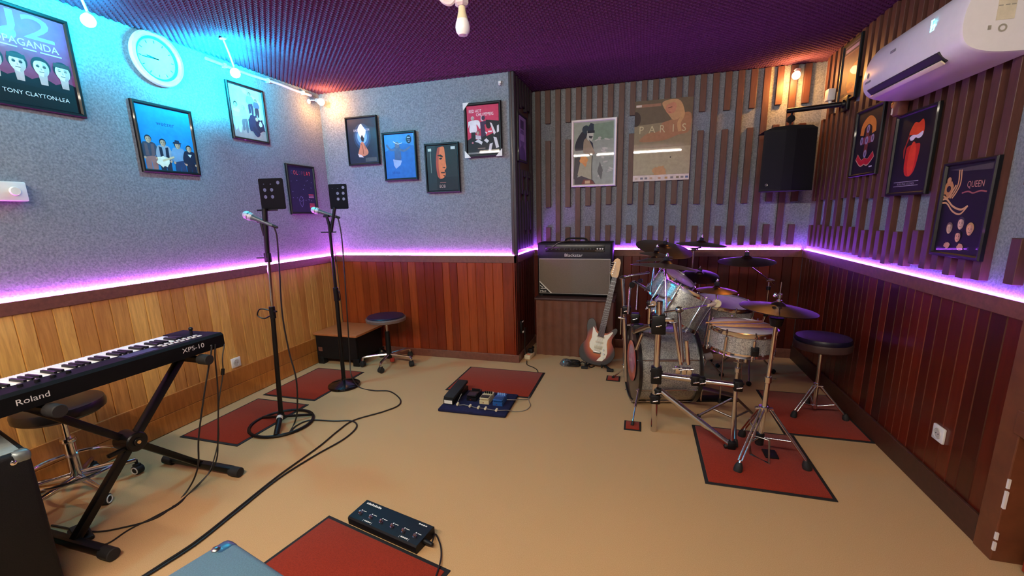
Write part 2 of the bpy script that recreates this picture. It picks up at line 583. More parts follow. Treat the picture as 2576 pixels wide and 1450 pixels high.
# fluorescent tube under the ceiling behind the camera
GLOW = emis('tube_glow', TUBE_COLOR, TUBE_STRENGTH)
for x, hl, lab in ((-2.26, 0.65, 'short fluorescent tube lamp behind the viewer, left one of the row'), (-0.41, 1.08, 'long fluorescent tube lamp behind the viewer, right one of the row')):
    t = thing('tube_lamp', lab, 'lamp', (x, -0.3, H), 0, 'tube lamps under the ceiling')
    mb = MB().box((-hl - 0.05, -0.03, -0.03), (hl + 0.05, 0.03, 0.0), 0.004); part('housing', mb, M_WHITE, t)
    mb = MB().cyl((-hl, 0, -0.058), (hl, 0, -0.058), 0.014); part('tube', mb, GLOW, t)
    for sx in (-1, 1):
        mb = MB().box((sx * (hl + 0.015) - 0.018, -0.014, -0.075), (sx * (hl + 0.015) + 0.018, 0.014, -0.03)); part('tube_socket', mb, M_WHITE, t)

# LED tape lying on the ledge
def led(pts_a, pts_b, nm, col, label, s=LED_STRENGTH):
    mb = MB().box(pts_a, pts_b)
    solo('led_strip', mb, emis('led_glow_' + nm, col, s), label, 'light strip', 'glowing strips on the wooden ledge', smooth=False)
e = 0.006
led((XL - 0.017, YF, LEDGE), (XL - 0.005, YP - 0.01, LEDGE + e), 'left', LED_LEFT, 'pink violet light strip on the ledge of the left wall')
led((XL, YP + 0.005, LEDGE), (XS - 0.02, YP + 0.017, LEDGE + e), 'step', LED_LEFT, 'pink violet light strip under the four posters on the plain felt wall')
led((XS - 0.017, YP + 0.02, LEDGE), (XS - 0.005, YB, LEDGE + e), 'side', (0.42, 0.07, 1.0), 'short violet light strip on the dark slatted alcove wall')
led((XS, YB + 0.005, LEDGE), (XR - 0.02, YB + 0.017, LEDGE + e), 'back', (0.38, 0.07, 1.0), 'violet light strip on the ledge behind the amplifier and drums')
led((XR + 0.005, 2.08, LEDGE), (XR + 0.017, YB, LEDGE + e), 'right', LED_RIGHT, 'blue violet light strip on the ledge of the right wall', LED_STRENGTH * 0.55)

# small coloured lamps where walls meet the ceiling
def wall_lamp(p, wallp, aim, col, watts, label, gname, cone=None, body=None):
    p = Vector(p)
    t = thing('wall_lamp', label, 'lamp', p, 0, 'small coloured lamps below the ceiling')
    d = Vector(aim).normalized()
    b_ = Vector(body or aim).normalized()
    mb = MB().cyl(-b_ * 0.075, -b_ * 0.02, 0.018, 0.026); part('lamp_housing', mb, M_WHITE, t)
    q = Vector(wallp) - p
    mb = MB().tube([-b_ * 0.07, -b_ * 0.06 + q * 0.5, q], 0.006); mb.lathe([(0.022, 0), (0.022, 0.008), (0.012, 0.012)], 16, frame(q, (-q))); part('bracket', mb, M_WHITE, t)
    mb = MB().sphere((0, 0, 0), 0.03); o = part('bulb', mb, emis('bulb_' + gname, tuple(0.3 + 0.7 * c for c in col), 50), t)
    l = bpy.data.lights.new('lamp_light', 'SPOT' if cone else 'POINT'); l.energy = watts; l.color = col; l.shadow_soft_size = 0.03
    lo = bpy.data.objects.new('lamp_light', l); COL.objects.link(lo); lo.parent = t; lo.location = d * 0.07
    if cone:
        l.spot_size, l.spot_blend = math.radians(cone), 1.0
        lo.rotation_euler = d.to_track_quat('-Z', 'Y').to_euler()
        l2 = bpy.data.lights.new('lamp_spill', 'POINT'); l2.energy = 0.25 * watts; l2.color = col; l2.shadow_soft_size = 0.03
        lo = bpy.data.objects.new('lamp_spill', l2); COL.objects.link(lo); lo.parent = t; lo.location = V(0.05, -0.02, 0.05)
CY = (0.0, 0.62, 0.9); OR = (1.0, 0.42, 0.08)
wall_lamp((-2.693,1.727,2.395), (XL + 0.34, 1.68, H), (-0.88, 0.1, 0.45), CY, CYAN_W * 0.22, 'bright cyan lamp at the top of the left wall beside the clock, nearest the viewer', 'cyan', 179, (0.6, -0.5, -0.6))
wall_lamp((-2.693,2.560,2.381), (XL + 0.34, 2.5, H), (-0.88, 0.1, 0.45), CY, CYAN_W, 'bright cyan lamp above the group photo poster near the ceiling', 'cyan2', 179, (0.6, -0.6, -0.55))
wall_lamp((-2.923,3.693,2.466), (XL - FD, 3.68, 2.48), (1, -0.3, -0.4), OR, ORANGE_W * 0.7, 'orange lamp in the corner of the left wall and the plain felt wall', 'orange')
wall_lamp((1.175,4.399,2.462), (1.2, YB - 0.01, 2.52), (-0.4, -0.6, -0.7), OR, ORANGE_W, 'orange lamp above the hanging loudspeaker', 'orange2')

t = thing('cable_conduit', 'pale conduit running under the ceiling above the two left wall photo posters', 'conduit', (XL - FD + 0.018, 3.2, 2.535))
mb = MB().tube(smooth_line([(0, -0.55, 0.005), (0, -0.2, -0.004), (0, 0.1, 0.003), (0, 0.3, -0.004), (0, 0.5, 0.0)], 6), 0.012); part('pipe', mb, mat('pale_conduit', (200, 190, 206), 0.5), t)
for y in (-0.4, 0.0, 0.4):
    mb = MB().box((-0.018, y - 0.012, -0.018), (0.012, y + 0.012, 0.016), 0.003); part('clip', mb, M_WHITE, t)

# ------------------------------------------------------------------ floor mats
def floor_mat(x0, y0, x1, y1, label, rz=0.0, group='red floor mats with black edges', name='floor_mat', cat='mat', bw=0.018):
    cx, cy = (x0 + x1) / 2, (y0 + y1) / 2
    a, b = (x1 - x0) / 2, (y1 - y0) / 2
    t = thing(name, label, cat, (cx, cy, 0), rz, group)
    mb = MB().box((-a, -b, 0.0), (a, b, 0.005), 0.002); part('rubber_edge', mb, M_RUBBER, t)
    mb = MB().box((-a + bw, -b + bw, 0.003), (a - bw, b - bw, 0.0085), 0.002); part('pile', mb, M_MAT, t)
    return t
floor_mat(-2.89, 1.895, -2.40, 2.525, 'red mat under the ring based microphone stand')
floor_mat(-2.912, 2.59, -2.405, 3.24, 'red mat by the left wall touching the round iron stand base')
floor_mat(-1.495, 3.03, -0.78, 3.59, 'red mat behind the navy pedal board in front of the alcove')
floor_mat(0.365, 2.21, 0.958, 2.87, 'red mat under the hi-hat tripod')
floor_mat(0.905, 2.878, 1.39, 3.6, 'red mat under the drum throne by the right wall')
floor_mat(-0.36, -0.325, 0.36, 0.325, 'red mat nearest the viewer below the long black footswitch', math.radians(-12.2))
d = bpy.data.objects['floor_mat.005']
_R = Matrix.Rotation(math.radians(-12.2), 4, 'Z')
d.location = Vector((-1.389, 1.498, 0)) + (_R @ Vector((0.36, -0.325, 0)))
ROOTM[d] = Matrix.Translation(d.location) @ _R
floor_mat(-0.066, 2.699, 0.044, 2.83, 'small red pad under the near spur of the bass drum', group='small red pads under drum spurs', name='floor_pad', cat='pad', bw=0.012)
floor_mat(-0.245, 3.53, -0.13, 3.65, 'small red pad on the far left of the bass drum', group='small red pads under drum spurs', name='floor_pad', cat='pad', bw=0.012)

# ------------------------------------------------------------------ keyboard seen from behind, x -2.2 is its rear
kb = thing('synthesizer', 'black synthesizer keyboard on the crossed stand, seen from its back', 'keyboard', (-2.35, 1.262, 0.718))
LK = 0.505
prof = [(0.15, 0.0), (0.15, 0.066), (0.135, 0.078), (0.035, 0.076), (0.03, 0.05), (-0.13, 0.042), (-0.145, 0.03), (-0.145, 0.0)]
mb = MB(); n = len(prof)
vs_ = [(x, -LK, z) for x, z in prof] + [(x, LK, z) for x, z in prof]
mb.add(vs_, [tuple(range(n)), tuple(range(2 * n - 1, n - 1, -1))] + [(i, n + i, n + (i + 1) % n, (i + 1) % n) for i in range(n)])
# end blocks beside the keys
mb.box((-0.145, LK - 0.115, 0.03), (0.035, LK, 0.076), 0.004)
mb.box((-0.145, -LK, 0.03), (0.035, -LK + 0.03, 0.076), 0.004)
part('case', mb, mat('matte_black_case', (12, 12, 14), 0.75, spec=0.12), kb)
NW = 36
span0, span1 = -LK + 0.032, LK - 0.117
wk = (span1 - span0) / NW
mb = MB().box((-0.14, 0.0006, 0.05), (0.032, wk - 0.0006, 0.072), 0.0025)
me_w = mb.mesh('white_key', M_IVORY)
mb = MB(); mb.prism([(-0.062, 0), (-0.058, 0.011), (0.032, 0.012), (0.032, 0)], -0.005, 0.005)
me_b = mb.mesh('black_key', M_BLACK)
for i in range(NW):
    o = bpy.data.objects.new('white_key', me_w); COL.objects.link(o); o.parent = kb; o.location = (0, span1 - (i + 1) * wk, 0)
    if i % 7 in (0, 1, 3, 4, 5) and i < NW - 1:
        o = bpy.data.objects.new('black_key', me_b); COL.objects.link(o); o.parent = kb; o.location = (0, span1 - (i + 1) * wk, 0.072)
Mrear = Matrix(((0, 0, 1, 0.1505), (1, 0, 0, 0), (0, 1, 0, 0), (0, 0, 0, 1)))
def rear_text(t_, y, z, s, sx=1.0):
    mb = MB(); mb.text(t_, 0, 0, s, M=Matrix.Translation((0.1506, y, z)) @ Matrix(((0, 0, 0, 0), (1, 0, 0, 0), (0, 0, 1, 0), (0, 0, 0, 1))), sx=sx)
    part('lettering', mb, ink((226, 226, 226)), kb, smooth=False)
rear_text('Roland', -0.348, 0.026, 0.033, 1.1)
rear_text('XPS-10', 0.272, 0.03, 0.034, 1.15)
mb = MB().cyl((0.01, 0.435, 0.074), (0.01, 0.435, 0.105), 0.007).sphere((0.01, 0.435, 0.108), 0.011); part('pitch_lever', mb, M_BLACK, kb)
mb = MB().box((0.055, 0.05, 0.0765), (0.115, 0.19, 0.0785)); part('display', mb, ink((40, 60, 80)), kb)
for i in range(7):
    mb = MB().box((0.085, 0.225 + i * 0.03, 0.076), (0.1, 0.243 + i * 0.03, 0.081), 0.001); part('button', mb, M_PAPERW, kb)
    mb = MB().box((0.055, 0.225 + i * 0.03, 0.076), (0.068, 0.243 + i * 0.03, 0.081), 0.001); part('button', mb, M_PAPERW, kb)
for i in range(4):
    mb = MB().cyl((0.09, -0.3 + i * 0.05, 0.075), (0.09, -0.3 + i * 0.05, 0.09), 0.009); part('knob', mb, M_BLACK, kb)

# crossed keyboard stand
st = thing('keyboard_stand', 'black folding X stand carrying the synthesizer', 'stand', (-2.36, 1.31, 0))
def leg(ya, yb, xo):
    mb = MB()
    a, b = V(xo, ya - 1.31, 0.035), V(xo, yb - 1.31, 0.69)
    Mx = frame(a, b - a, (1, 0, 0))
    L = (b - a).length
    mb.M = Mx; mb.box((-0.016, -0.019, 0), (0.016, 0.019, L), 0.004); mb.M = Matrix.Identity(4)
    return part('leg', mb, M_BLACKM, st)
leg(1.03, 1.62, 0.02); leg(1.645, 1.0, -0.02)
for yy, nm in ((1.03, 0), (1.645, 1)):
    mb = MB().box((-0.245, yy - 1.31 - 0.018, 0.018), (0.215, yy - 1.31 + 0.018, 0.052), 0.005)
    f = part('foot', mb, M_BLACKM, st)
    for s in (-1, 1):
        x = 0.235 if s > 0 else -0.265
        mb = MB().cyl((x - 0.033, yy - 1.31, 0.027), (x + 0.033, yy - 1.31, 0.027), 0.027); part('end_cap', mb, M_RUBBER, f)
for yy in (1.62, 1.0):
    mb = MB().box((-0.18, yy - 1.31 - 0.016, 0.672), (0.18, yy - 1.31 + 0.016, 0.702), 0.004)
    f = part('support_arm', mb, M_BLACKM, st)
    for x in (-0.16, 0.19):
        mb = MB().cyl((x - 0.035, yy - 1.31, 0.69), (x + 0.03, yy - 1.31, 0.69), 0.027); part('rubber_sleeve', mb, M_RUBBER, f)
mb = MB().cyl((-0.05, 0.015, 0.36), (0.055, 0.015, 0.36), 0.048, n=24).cyl((0.055, 0.015, 0.36), (0.062, 0.015, 0.36), 0.02)
part('pivot_disc', mb, M_BLACKM, st)
mb = MB().cyl((0.062, 0.015, 0.36), (0.066, 0.015, 0.36), 0.008); part('rivet', mb, M_GOLD, st)
mb = MB().box((0.02, -0.1, 0.335), (0.04, -0.03, 0.352), 0.003); part('release_lever', mb, M_BLACKM, st)

# cables hanging from the keyboard's rear
def cable(pts, label, r=0.0035, group=None, k=8, m=None, name='cable', n=7):
    mb = MB().tube(smooth_line(pts, k), r, n)
    return solo(name, mb, m or M_CABLE, label, 'cable', group)
g_ = 'cables hanging from the synthesizer'
cable([(-2.197, 1.68, 0.745), (-2.190,1.678,0.724), (-2.190,1.602,0.517), (-2.190,1.529,0.292), (-2.190,1.493,0.129), (-2.245,1.445,0.004), (-2.193,1.279,0.004), (-2.290,1.169,0.004), (-2.403,1.118,0.004), (-2.634,1.100,0.004)],
      'black cable hanging leftmost from the synthesizer and curving back along the carpet', 0.0042, g_)
cable([(-2.197, 1.71, 0.745), (-2.190,1.690,0.676), (-2.190,1.673,0.488), (-2.190,1.629,0.238), (-2.190,1.584,0.096), (-2.233,1.472,0.004), (-2.192,1.354,0.004), (-2.234,1.184,0.004), (-2.232,1.086,0.004), (-2.300,1.044,0.004)],
      'middle one of three black cables dropping from the synthesizer', 0.0038, g_)
t = thing('cable', 'black power cable with a filter lump dropping from the right end of the synthesizer', 'cable', (0, 0, 0), 0, g_)
mb = MB().tube(smooth_line([(-2.2, 1.765, 0.73), (-2.190,1.732,0.662), (-2.190,1.719,0.574), (-2.190,1.676,0.451), (-2.190,1.650,0.346), (-2.190,1.627,0.215), (-2.190,1.560,0.087), (-2.200,1.503,0.039), (-2.228,1.459,0.004), (-2.201,1.361,0.004), (-2.216,1.258,0.004)]), 0.0032, 7); part('cord', mb, M_CABLE, t)
mb = MB().cyl((-2.190,1.724,0.600), (-2.190,1.716,0.566), 0.0085); part('filter_lump', mb, M_BLACK, t)

# stool behind the keyboard
def seat_mesh(r, h):
    return MB().lathe([(0.001, 0), (r * 0.9, 0), (r, h * 0.2), (r * 1.01, h * 0.55), (r * 0.97, h * 0.85), (r * 0.8, h * 0.98), (0.001, h * 1.02)], 40, cap=False)
s1 = thing('bar_stool', 'round black stool with chrome foot ring behind the synthesizer', 'stool', (-2.80, 1.31, 0))
mb = seat_mesh(0.175, 0.07); mb.v = [p + V(0, 0, 0.455) for p in mb.v]; part('seat', mb, M_BLKL, s1)
mb = MB().cyl((0, 0, 0.3), (0, 0, 0.46), 0.014).cyl((0, 0, 0.07), (0, 0, 0.31), 0.025).lathe([(0.03, 0.3), (0.034, 0.31), (0.03, 0.325)], 20); part('column', mb, M_CHROME, s1)
mb = MB().ring((0, 0, 0.16), 0.2, 0.009)
for a in (0.5, 2.6, 4.7):
    mb.cyl((0.02 * math.cos(a), 0.02 * math.sin(a), 0.13), (0.2 * math.cos(a), 0.2 * math.sin(a), 0.16), 0.007)
part('foot_ring', mb, M_CHROME, s1)
def caster(root, x, y, a, ring=True):
    mb = MB().cyl((x, y, 0.052), (x, y, 0.085), 0.008).box((x - 0.016, y - 0.016, 0.03), (x + 0.016, y + 0.016, 0.062), 0.006)
    d_ = V(math.cos(a), math.sin(a), 0) * 0.02
    c_ = V(x, y, 0.027)
    mb.cyl(c_ - d_, c_ + d_, 0.027, n=24)
    o = part('caster', mb, M_RUBBER, root)
    if ring:
        for s in (-1, 1):
            mb = MB().ring(c_ + d_ * s, 0.018, 0.0035, d_)
            part('wheel_rim', mb, M_WHITE, o)
for i in range(5):
    a = -0.12 + i * 2 * PI / 5
    mb = MB(); e_ = V(0.235 * math.cos(a), 0.235 * math.sin(a), 0.085)
    mb.cyl((0.02 * math.cos(a), 0.02 * math.sin(a), 0.1), e_, 0.018, 0.012); part('base_leg', mb, M_CHROME, s1)
    caster(s1, e_.x, e_.y, a + 0.6)

# ------------------------------------------------------------------ microphone stands
def perforated(w_, h_, holes, th):
    """plate in local x,z with round holes, thickness along y"""
    cu = bpy.data.curves.new('p', 'CURVE'); cu.dimensions = '2D'; cu.fill_mode = 'BOTH'; cu.extrude = th / 2
    def spl(pts):
        s = cu.splines.new('POLY'); s.points.add(len(pts) - 1); s.use_cyclic_u = True
        for p, q in zip(s.points, pts):
            p.co = (q[0], q[1], 0, 1)
    c = 0.006
    spl([(c, 0), (w_ - c, 0), (w_, c), (w_, h_ - c), (w_ - c, h_), (c, h_), (0, h_ - c), (0, c)])
    for x, z, rx, rz in holes:
        spl([(x + rx * math.cos(2 * PI * i / 20), z + rz * math.sin(2 * PI * i / 20)) for i in range(20)])
    ob = bpy.data.objects.new('p', cu); COL.objects.link(ob)
    me = bpy.data.meshes.new_from_object(ob.evaluated_get(bpy.context.evaluated_depsgraph_get()))
    vs_ = [(v.co.x, -v.co.z, v.co.y) for v in me.vertices]; fs_ = [tuple(p.vertices) for p in me.polygons]
    bpy.data.objects.remove(ob); bpy.data.curves.remove(cu); bpy.data.meshes.remove(me)
    return vs_, fs_

def plate(root, p_bl, p_br, hgt, holes):
    """music plate standing on the line p_bl - p_br, room space"""
    a, b = Vector(p_bl), Vector(p_br)
    w_ = (b - a).xy.length
    vs_, fs_ = perforated(w_, hgt, [(x * w_, z * hgt, rx * w_, rx * w_ if rz is None else rz * w_) for x, z, rx, rz in holes], 0.006)
    x_ = V(b.x - a.x, b.y - a.y, 0).normalized()
    y_ = V(0, 0, 1).cross(x_)
    mb = MB(); mb.M = Matrix(((x_.x, y_.x, 0, a.x), (x_.y, y_.y, 0, a.y), (0, 0, 1, a.z), (0, 0, 0, 1)))
    mb.add(vs_, fs_)
    return part('music_plate', mb, mat('dark_blue_black_plate', (4, 4, 12), 0.6, spec=0.1), root, True, angle=30)

def microphone(label, head, tail, clip_r=0.014):
    h, t_ = Vector(head), Vector(tail)
    ax = (h - t_).normalized()
    L = (h - t_).length
    t = thing('microphone', label, 'microphone', tuple((h + t_) / 2), 0, 'vocal microphones')
    Mx = frame(t_, ax)
    mb = MB().lathe([(0.009, 0), (0.011, 0.004), (0.0115, 0.02), (0.017, L * 0.62), (0.021, L * 0.68), (0.021, L * 0.7)], 20, Mx); part('handle', mb, mat('grey_mic_handle', (84, 92, 100), 0.4, metal=0.4), t, True)
    mb = MB().lathe([(0.021, L * 0.69), (0.0255, L * 0.74), (0.0265, L * 0.82), (0.024, L * 0.92), (0.015, L * 0.985), (0.001, L)], 22, Mx, cap=False); o = part('grille', mb, mat('steel_mesh_grille', (190, 196, 200), 0.45, metal=0.7, scale=400, bump=0.8), t, True)
    mb = MB().lathe([(0.0262, L * 0.79), (0.0275, L * 0.8), (0.0275, L * 0.825), (0.0262, L * 0.835)], 22, Mx); part('grille_band', mb, M_STEEL, o, True)
    mb = MB().lathe([(0.001, -0.035), (0.007, -0.034), (0.0095, -0.02), (0.0095, 0.002)], 14, Mx); part('plug', mb, M_BLACK, t, True)
    return t

# first stand: straight pole on a ring base
B1 = V(-2.356, 2.215, 0)
m1 = thing('microphone_stand', 'straight microphone stand with an open ring base, nearer the viewer', 'microphone stand', tuple(B1), 0, 'microphone stands with music plates')
mb = MB().ring((0, 0, 0.012), 0.2, 0.0105, n=56)
for i in range(2):
    a = 0.9 + i * 2.1
    mb.cyl((0.018 * math.cos(a), 0.018 * math.sin(a), 0.055), (0.198 * math.cos(a), 0.198 * math.sin(a), 0.014), 0.009)
part('ring_base', mb, M_BLACKM, m1)
a = -0.98
mb = MB().cyl((0.012 * math.cos(a), 0.012 * math.sin(a), 0.075), (0.2 * math.cos(a), 0.2 * math.sin(a), 0.014), 0.019, 0.017); sp = part('base_spoke', mb, M_BLACKM, m1)
mb = MB().cyl((0.03 * math.cos(a), 0.03 * math.sin(a), 0.07), (0.055 * math.cos(a), 0.055 * math.sin(a), 0.063), 0.0202); part('white_band', mb, M_PAPERW, sp)
T1 = V(0.068, 0.018, 1.36)
mid = T1 * 0.6; mid.z = 0.81
mb = MB().cyl((0, 0, 0.05), mid, 0.0155, 0.0145).lathe([(0.022, 0.04), (0.024, 0.06), (0.02, 0.09)], 20); part('lower_tube', mb, M_BLACKM, m1)
mb = MB().cyl(mid, T1 - V(0.004, 0, 0.17), 0.0105); part('upper_tube', mb, M_CHROME, m1)
mb = MB().cyl(mid - V(0, 0, 0.05), mid + V(0, 0, 0.03), 0.019).cyl(mid, mid + V(0.045, -0.01, 0.0), 0.006); cl = part('height_clamp', mb, M_BLACKM, m1)
mb = MB().tube(smooth_line([mid + V(-0.015, 0, 0), mid + V(-0.05, -0.01, 0.012), mid + V(-0.085, -0.02, 0.01), mid + V(-0.1, -0.025, -0.03), mid + V(-0.06, -0.015, -0.05), mid + V(-0.015, 0, -0.03)]), 0.0045); part('cable_hook', mb, M_BLACKM, cl)
hb = T1 - V(0.01, 0, 0.2)
mb = MB().cyl(hb - B1 * 0, hb + V(0.022, 0.006, 0.31), 0.015, 0.017).box(hb + V(-0.02, -0.012, -0.03), hb + V(0.02, 0.012, 0.03), 0.004).cyl(hb, hb + V(-0.07, -0.02, 0.0), 0.004); part('plate_holder', mb, M_BLACKM, m1)
mb = MB().cyl(T1 - V(0.01, 0, 0.06), T1 + V(-0.02, -0.006, 0.045), 0.011).box(T1 + V(-0.045, -0.016, 0.02), T1 + V(0.0, 0.016, 0.04), 0.005); part('microphone_clip', mb, M_BLACK, m1)
mb = MB().box(T1 + V(-0.06, 0.014, 0.092), T1 + V(0.1, 0.02, 0.104), 0.002); part('plate_lip', mb, M_BLACKM, m1)
plate(m1, (-2.302, 2.245, 1.463), (-2.156, 2.288, 1.463), 0.188, [(0.2, 0.82, 0.035, 0.014), (0.48, 0.815, 0.035, 0.014), (0.79, 0.86, 0.075, None), (0.215, 0.63, 0.075, None), (0.5, 0.63, 0.075, None), (0.215, 0.405, 0.075, None), (0.5, 0.405, 0.075, None)])
microphone('silver headed microphone held to the left of the nearer ring based stand', (-2.405, 2.195, 1.44), (-2.238, 2.245, 1.362))

# second stand: round iron base
B2 = V(-2.372, 2.911, 0)
m2 = thing('microphone_stand', 'microphone stand with a domed round iron base in front of the corner bench', 'microphone stand', tuple(B2), 0, 'microphone stands with music plates')
mb = MB().lathe([(0.127, 0), (0.132, 0.008), (0.128, 0.022), (0.1, 0.038), (0.05, 0.05), (0.02, 0.06), (0.018, 0.075)], 44); part('round_base', mb, mat('black_iron', (18, 17, 18), 0.25, metal=0.4, coat=0.6), m2)
T2 = V(0.022, 0.0, 1.375)
mid = V(0.014, 0.004, 0.8)
mb = MB().cyl((0, 0, 0.05), mid, 0.0165, 0.016); part('lower_tube', mb, M_BLACKM, m2)
mb = MB().cyl(mid, V(0.02, 0.0, 1.08), 0.013).cyl(V(0.02, 0, 1.08), T2, 0.0115); part('upper_tube', mb, M_BLACKM, m2)
mb = MB().cyl(mid - V(0, 0, 0.06), mid + V(0, 0, 0.05), 0.021).tube(smooth_line([mid + V(0.02, 0, 0.03), mid + V(0.035, 0, 0.0), mid + V(0.03, 0, -0.05), mid + V(0.015, 0, -0.05)]), 0.004); part('height_clamp', mb, M_BLACKM, m2)
mb = MB().cyl(V(0.03, 0.004, 1.29), V(0.075, 0.02, 1.48), 0.0125).cyl(V(0.07, 0.01, 1.292), V(-0.055, -0.01, 1.292), 0.0045); part('plate_holder', mb, M_BLACKM, m2)
mb = MB().cyl(T2 - V(0, 0, 0.04), T2 + V(-0.012, -0.004, 0.045), 0.011).box(T2 + V(-0.04, -0.016, 0.03), T2 + V(0.01, 0.016, 0.048), 0.005); part('microphone_clip', mb, M_BLACK, m2)
plate(m2, (-2.335, 2.93, 1.468), (-2.2, 2.968, 1.468), 0.188, [(0.2, 0.82, 0.03, 0.012), (0.5, 0.83, 0.05, 0.012), (0.8, 0.86, 0.085, None), (0.47, 0.63, 0.085, None), (0.78, 0.63, 0.085, None), (0.47, 0.4, 0.085, None), (0.78, 0.4, 0.085, None)])
microphone('silver headed microphone in the clip of the farther stand by the corner', (-2.478, 2.883, 1.472), (-2.3, 2.935, 1.41))

# cables of the two microphones
cable([(-2.232, 2.25, 1.352), (-2.221,2.250,1.282), (-2.236,2.250,1.079), (-2.261,2.250,0.787), (-2.247,2.250,0.527), (-2.189,2.220,0.345), (-2.193,2.200,0.139), (-2.274,2.241,0.006), (-2.200,2.115,0.006), (-2.232,2.210,0.006), (-2.197,2.303,0.006), (-2.022,2.333,0.006), (-1.897,2.364,0.006), (-1.810,2.296,0.006), (-1.790,2.137,0.006), (-1.835,1.918,0.006), (-1.864,1.676,0.006), (-1.848,1.411,0.006), (-1.834,1.197,0.006), (-1.849,1.071,0.006), (-1.865,0.989,0.006)],
      'black microphone cable running from the ring based stand across the carpet to the viewer', 0.0052, 'microphone cables')
cable([(-2.29, 2.938, 1.4), (-2.281,2.940,1.377), (-2.269,2.940,1.241), (-2.277,2.940,0.989), (-2.294,2.940,0.594), (-2.312,2.940,0.250), (-2.283,2.900,0.109), (-2.219,2.907,0.006), (-2.063,2.875,0.006), (-1.925,2.891,0.006), (-1.770,2.785,0.006), (-1.711,2.673,0.006), (-1.762,2.550,0.006), (-1.891,2.377,0.006), (-1.899,2.217,0.006), (-1.882,2.009,0.006), (-1.885,1.697,0.006), (-1.868,1.452,0.006), (-1.851,1.210,0.006), (-1.866,1.066,0.006), (-1.878,0.976,0.006)],
      'black microphone cable looping over the carpet from the round iron stand base', 0.0052, 'microphone cables')

# ------------------------------------------------------------------ bench in the corner
bn = thing('corner_bench', 'low bench with a brown top and black sides in the left corner', 'bench', (-2.76, 3.58, 0))
mb = MB().box((-0.27, -0.235, 0.29), (0.225, 0.215, 0.312), 0.004); part('top', mb, mat('brown_bench_top', (176, 106, 62), 0.4, coat=0.2, stretch=(2, 12, 2), scale=8, var=0.15), bn)
mb = MB().box((-0.25, -0.222, 0.06), (0.205, -0.205, 0.29)); part('front_panel', mb, M_BLACK, bn)
mb = MB().box((0.19, -0.2, 0.06), (0.207, 0.2, 0.29)); part('side_panel', mb, M_BLACK, bn)
mb = MB().box((-0.25, -0.2, 0.06), (-0.235, 0.2, 0.29)); part('side_panel', mb, M_BLACK, bn)
mb = MB().box((-0.235, 0.18, 0.06), (0.19, 0.197, 0.29)); part('back_panel', mb, M_BLACK, bn)
mb = MB().box((-0.23, -0.223, 0.13), (-0.185, -0.2215, 0.17)); part('cut_out', mb, M_TRIM, bn)
for x in (-0.235, 0.165):
    for y in (-0.215, 0.155):
        mb = MB().box((x - 0.012, y - 0.012, 0.0), (x + 0.055, y + 0.05, 0.075), 0.003); part('leg', mb, M_BLACK, bn)

# ------------------------------------------------------------------ rolling stool by the red wood panel
s2 = thing('rolling_stool', 'round navy topped stool on five castors beside the corner bench', 'stool', (-2.3, 3.5, 0))
mb = MB().lathe([(0.001, 0.43), (0.165, 0.43), (0.185, 0.437), (0.187, 0.46), (0.18, 0.47), (0.001, 0.47)], 44, cap=False); part('seat_rim', mb, mat('grey_brown_seat_rim', (104, 88, 84), 0.45, coat=0.3), s2)
mb = seat_mesh(0.172, 0.03); mb.v = [p + V(0, 0, 0.458) for p in mb.v]; part('seat', mb, M_NAVYL, s2)
mb = MB().cyl((0, 0, 0.06), (0, 0, 0.33), 0.026, 0.022); part('column_sleeve', mb, M_BLACK, s2)
mb = MB().cyl((0, 0, 0.3), (0, 0, 0.432), 0.013); part('column', mb, M_CHROME, s2)
mb = MB().cyl((0.03, 0, 0.028), (0.03, 0, 0.062), 0.022); part('end_plug', mb, mat('red_plug', (170, 50, 36), 0.5), s2)
for i in range(5):
    a = -1.33 + i * 2 * PI / 5
    c_, s_ = math.cos(a), math.sin(a)
    mb = MB().tube(smooth_line([(0.015 * c_, 0.015 * s_, 0.1), (0.12 * c_, 0.12 * s_, 0.098), (0.225 * c_, 0.225 * s_, 0.094), (0.245 * c_, 0.245 * s_, 0.082), (0.248 * c_, 0.248 * s_, 0.06)], 5), 0.012); part('base_leg', mb, M_CHROME, s2)
    caster(s2, 0.248 * c_, 0.248 * s_, a + 0.9, False)

# ------------------------------------------------------------------ pedal board
pbd = thing('pedal_board', 'navy cloth covered pedal board on the carpet before the red mat', 'pedal board', (-1.125, 2.85, 0), math.radians(1.5))
mb = MB().box((-0.26, -0.19, 0), (0.255, 0.185, 0.024), 0.01); part('board', mb, M_NAVY, pbd)
wah = thing('wah_pedal', 'black rocker foot pedal at the left end of the pedal board', 'pedal', (-1.325, 2.89, 0.0245), math.radians(-2))
mb = MB().box((-0.04, -0.155, 0), (0.04, 0.125, 0.045), 0.005); part('base', mb, M_BLACK, wah)
mb = MB(); mb.M = Matrix.Translation((0, -0.015, 0.062)) @ Matrix.Rotation(math.radians(8), 4, 'X'); mb.box((-0.042, -0.13, -0.012), (0.042, 0.135, 0.012), 0.005); part('treadle', mb, M_RUBBER, wah)
mb = MB().box((-0.032, -0.1556, 0.007), (0.032, -0.1545, 0.034)); part('label_plate', mb, M_PAPERW, wah)
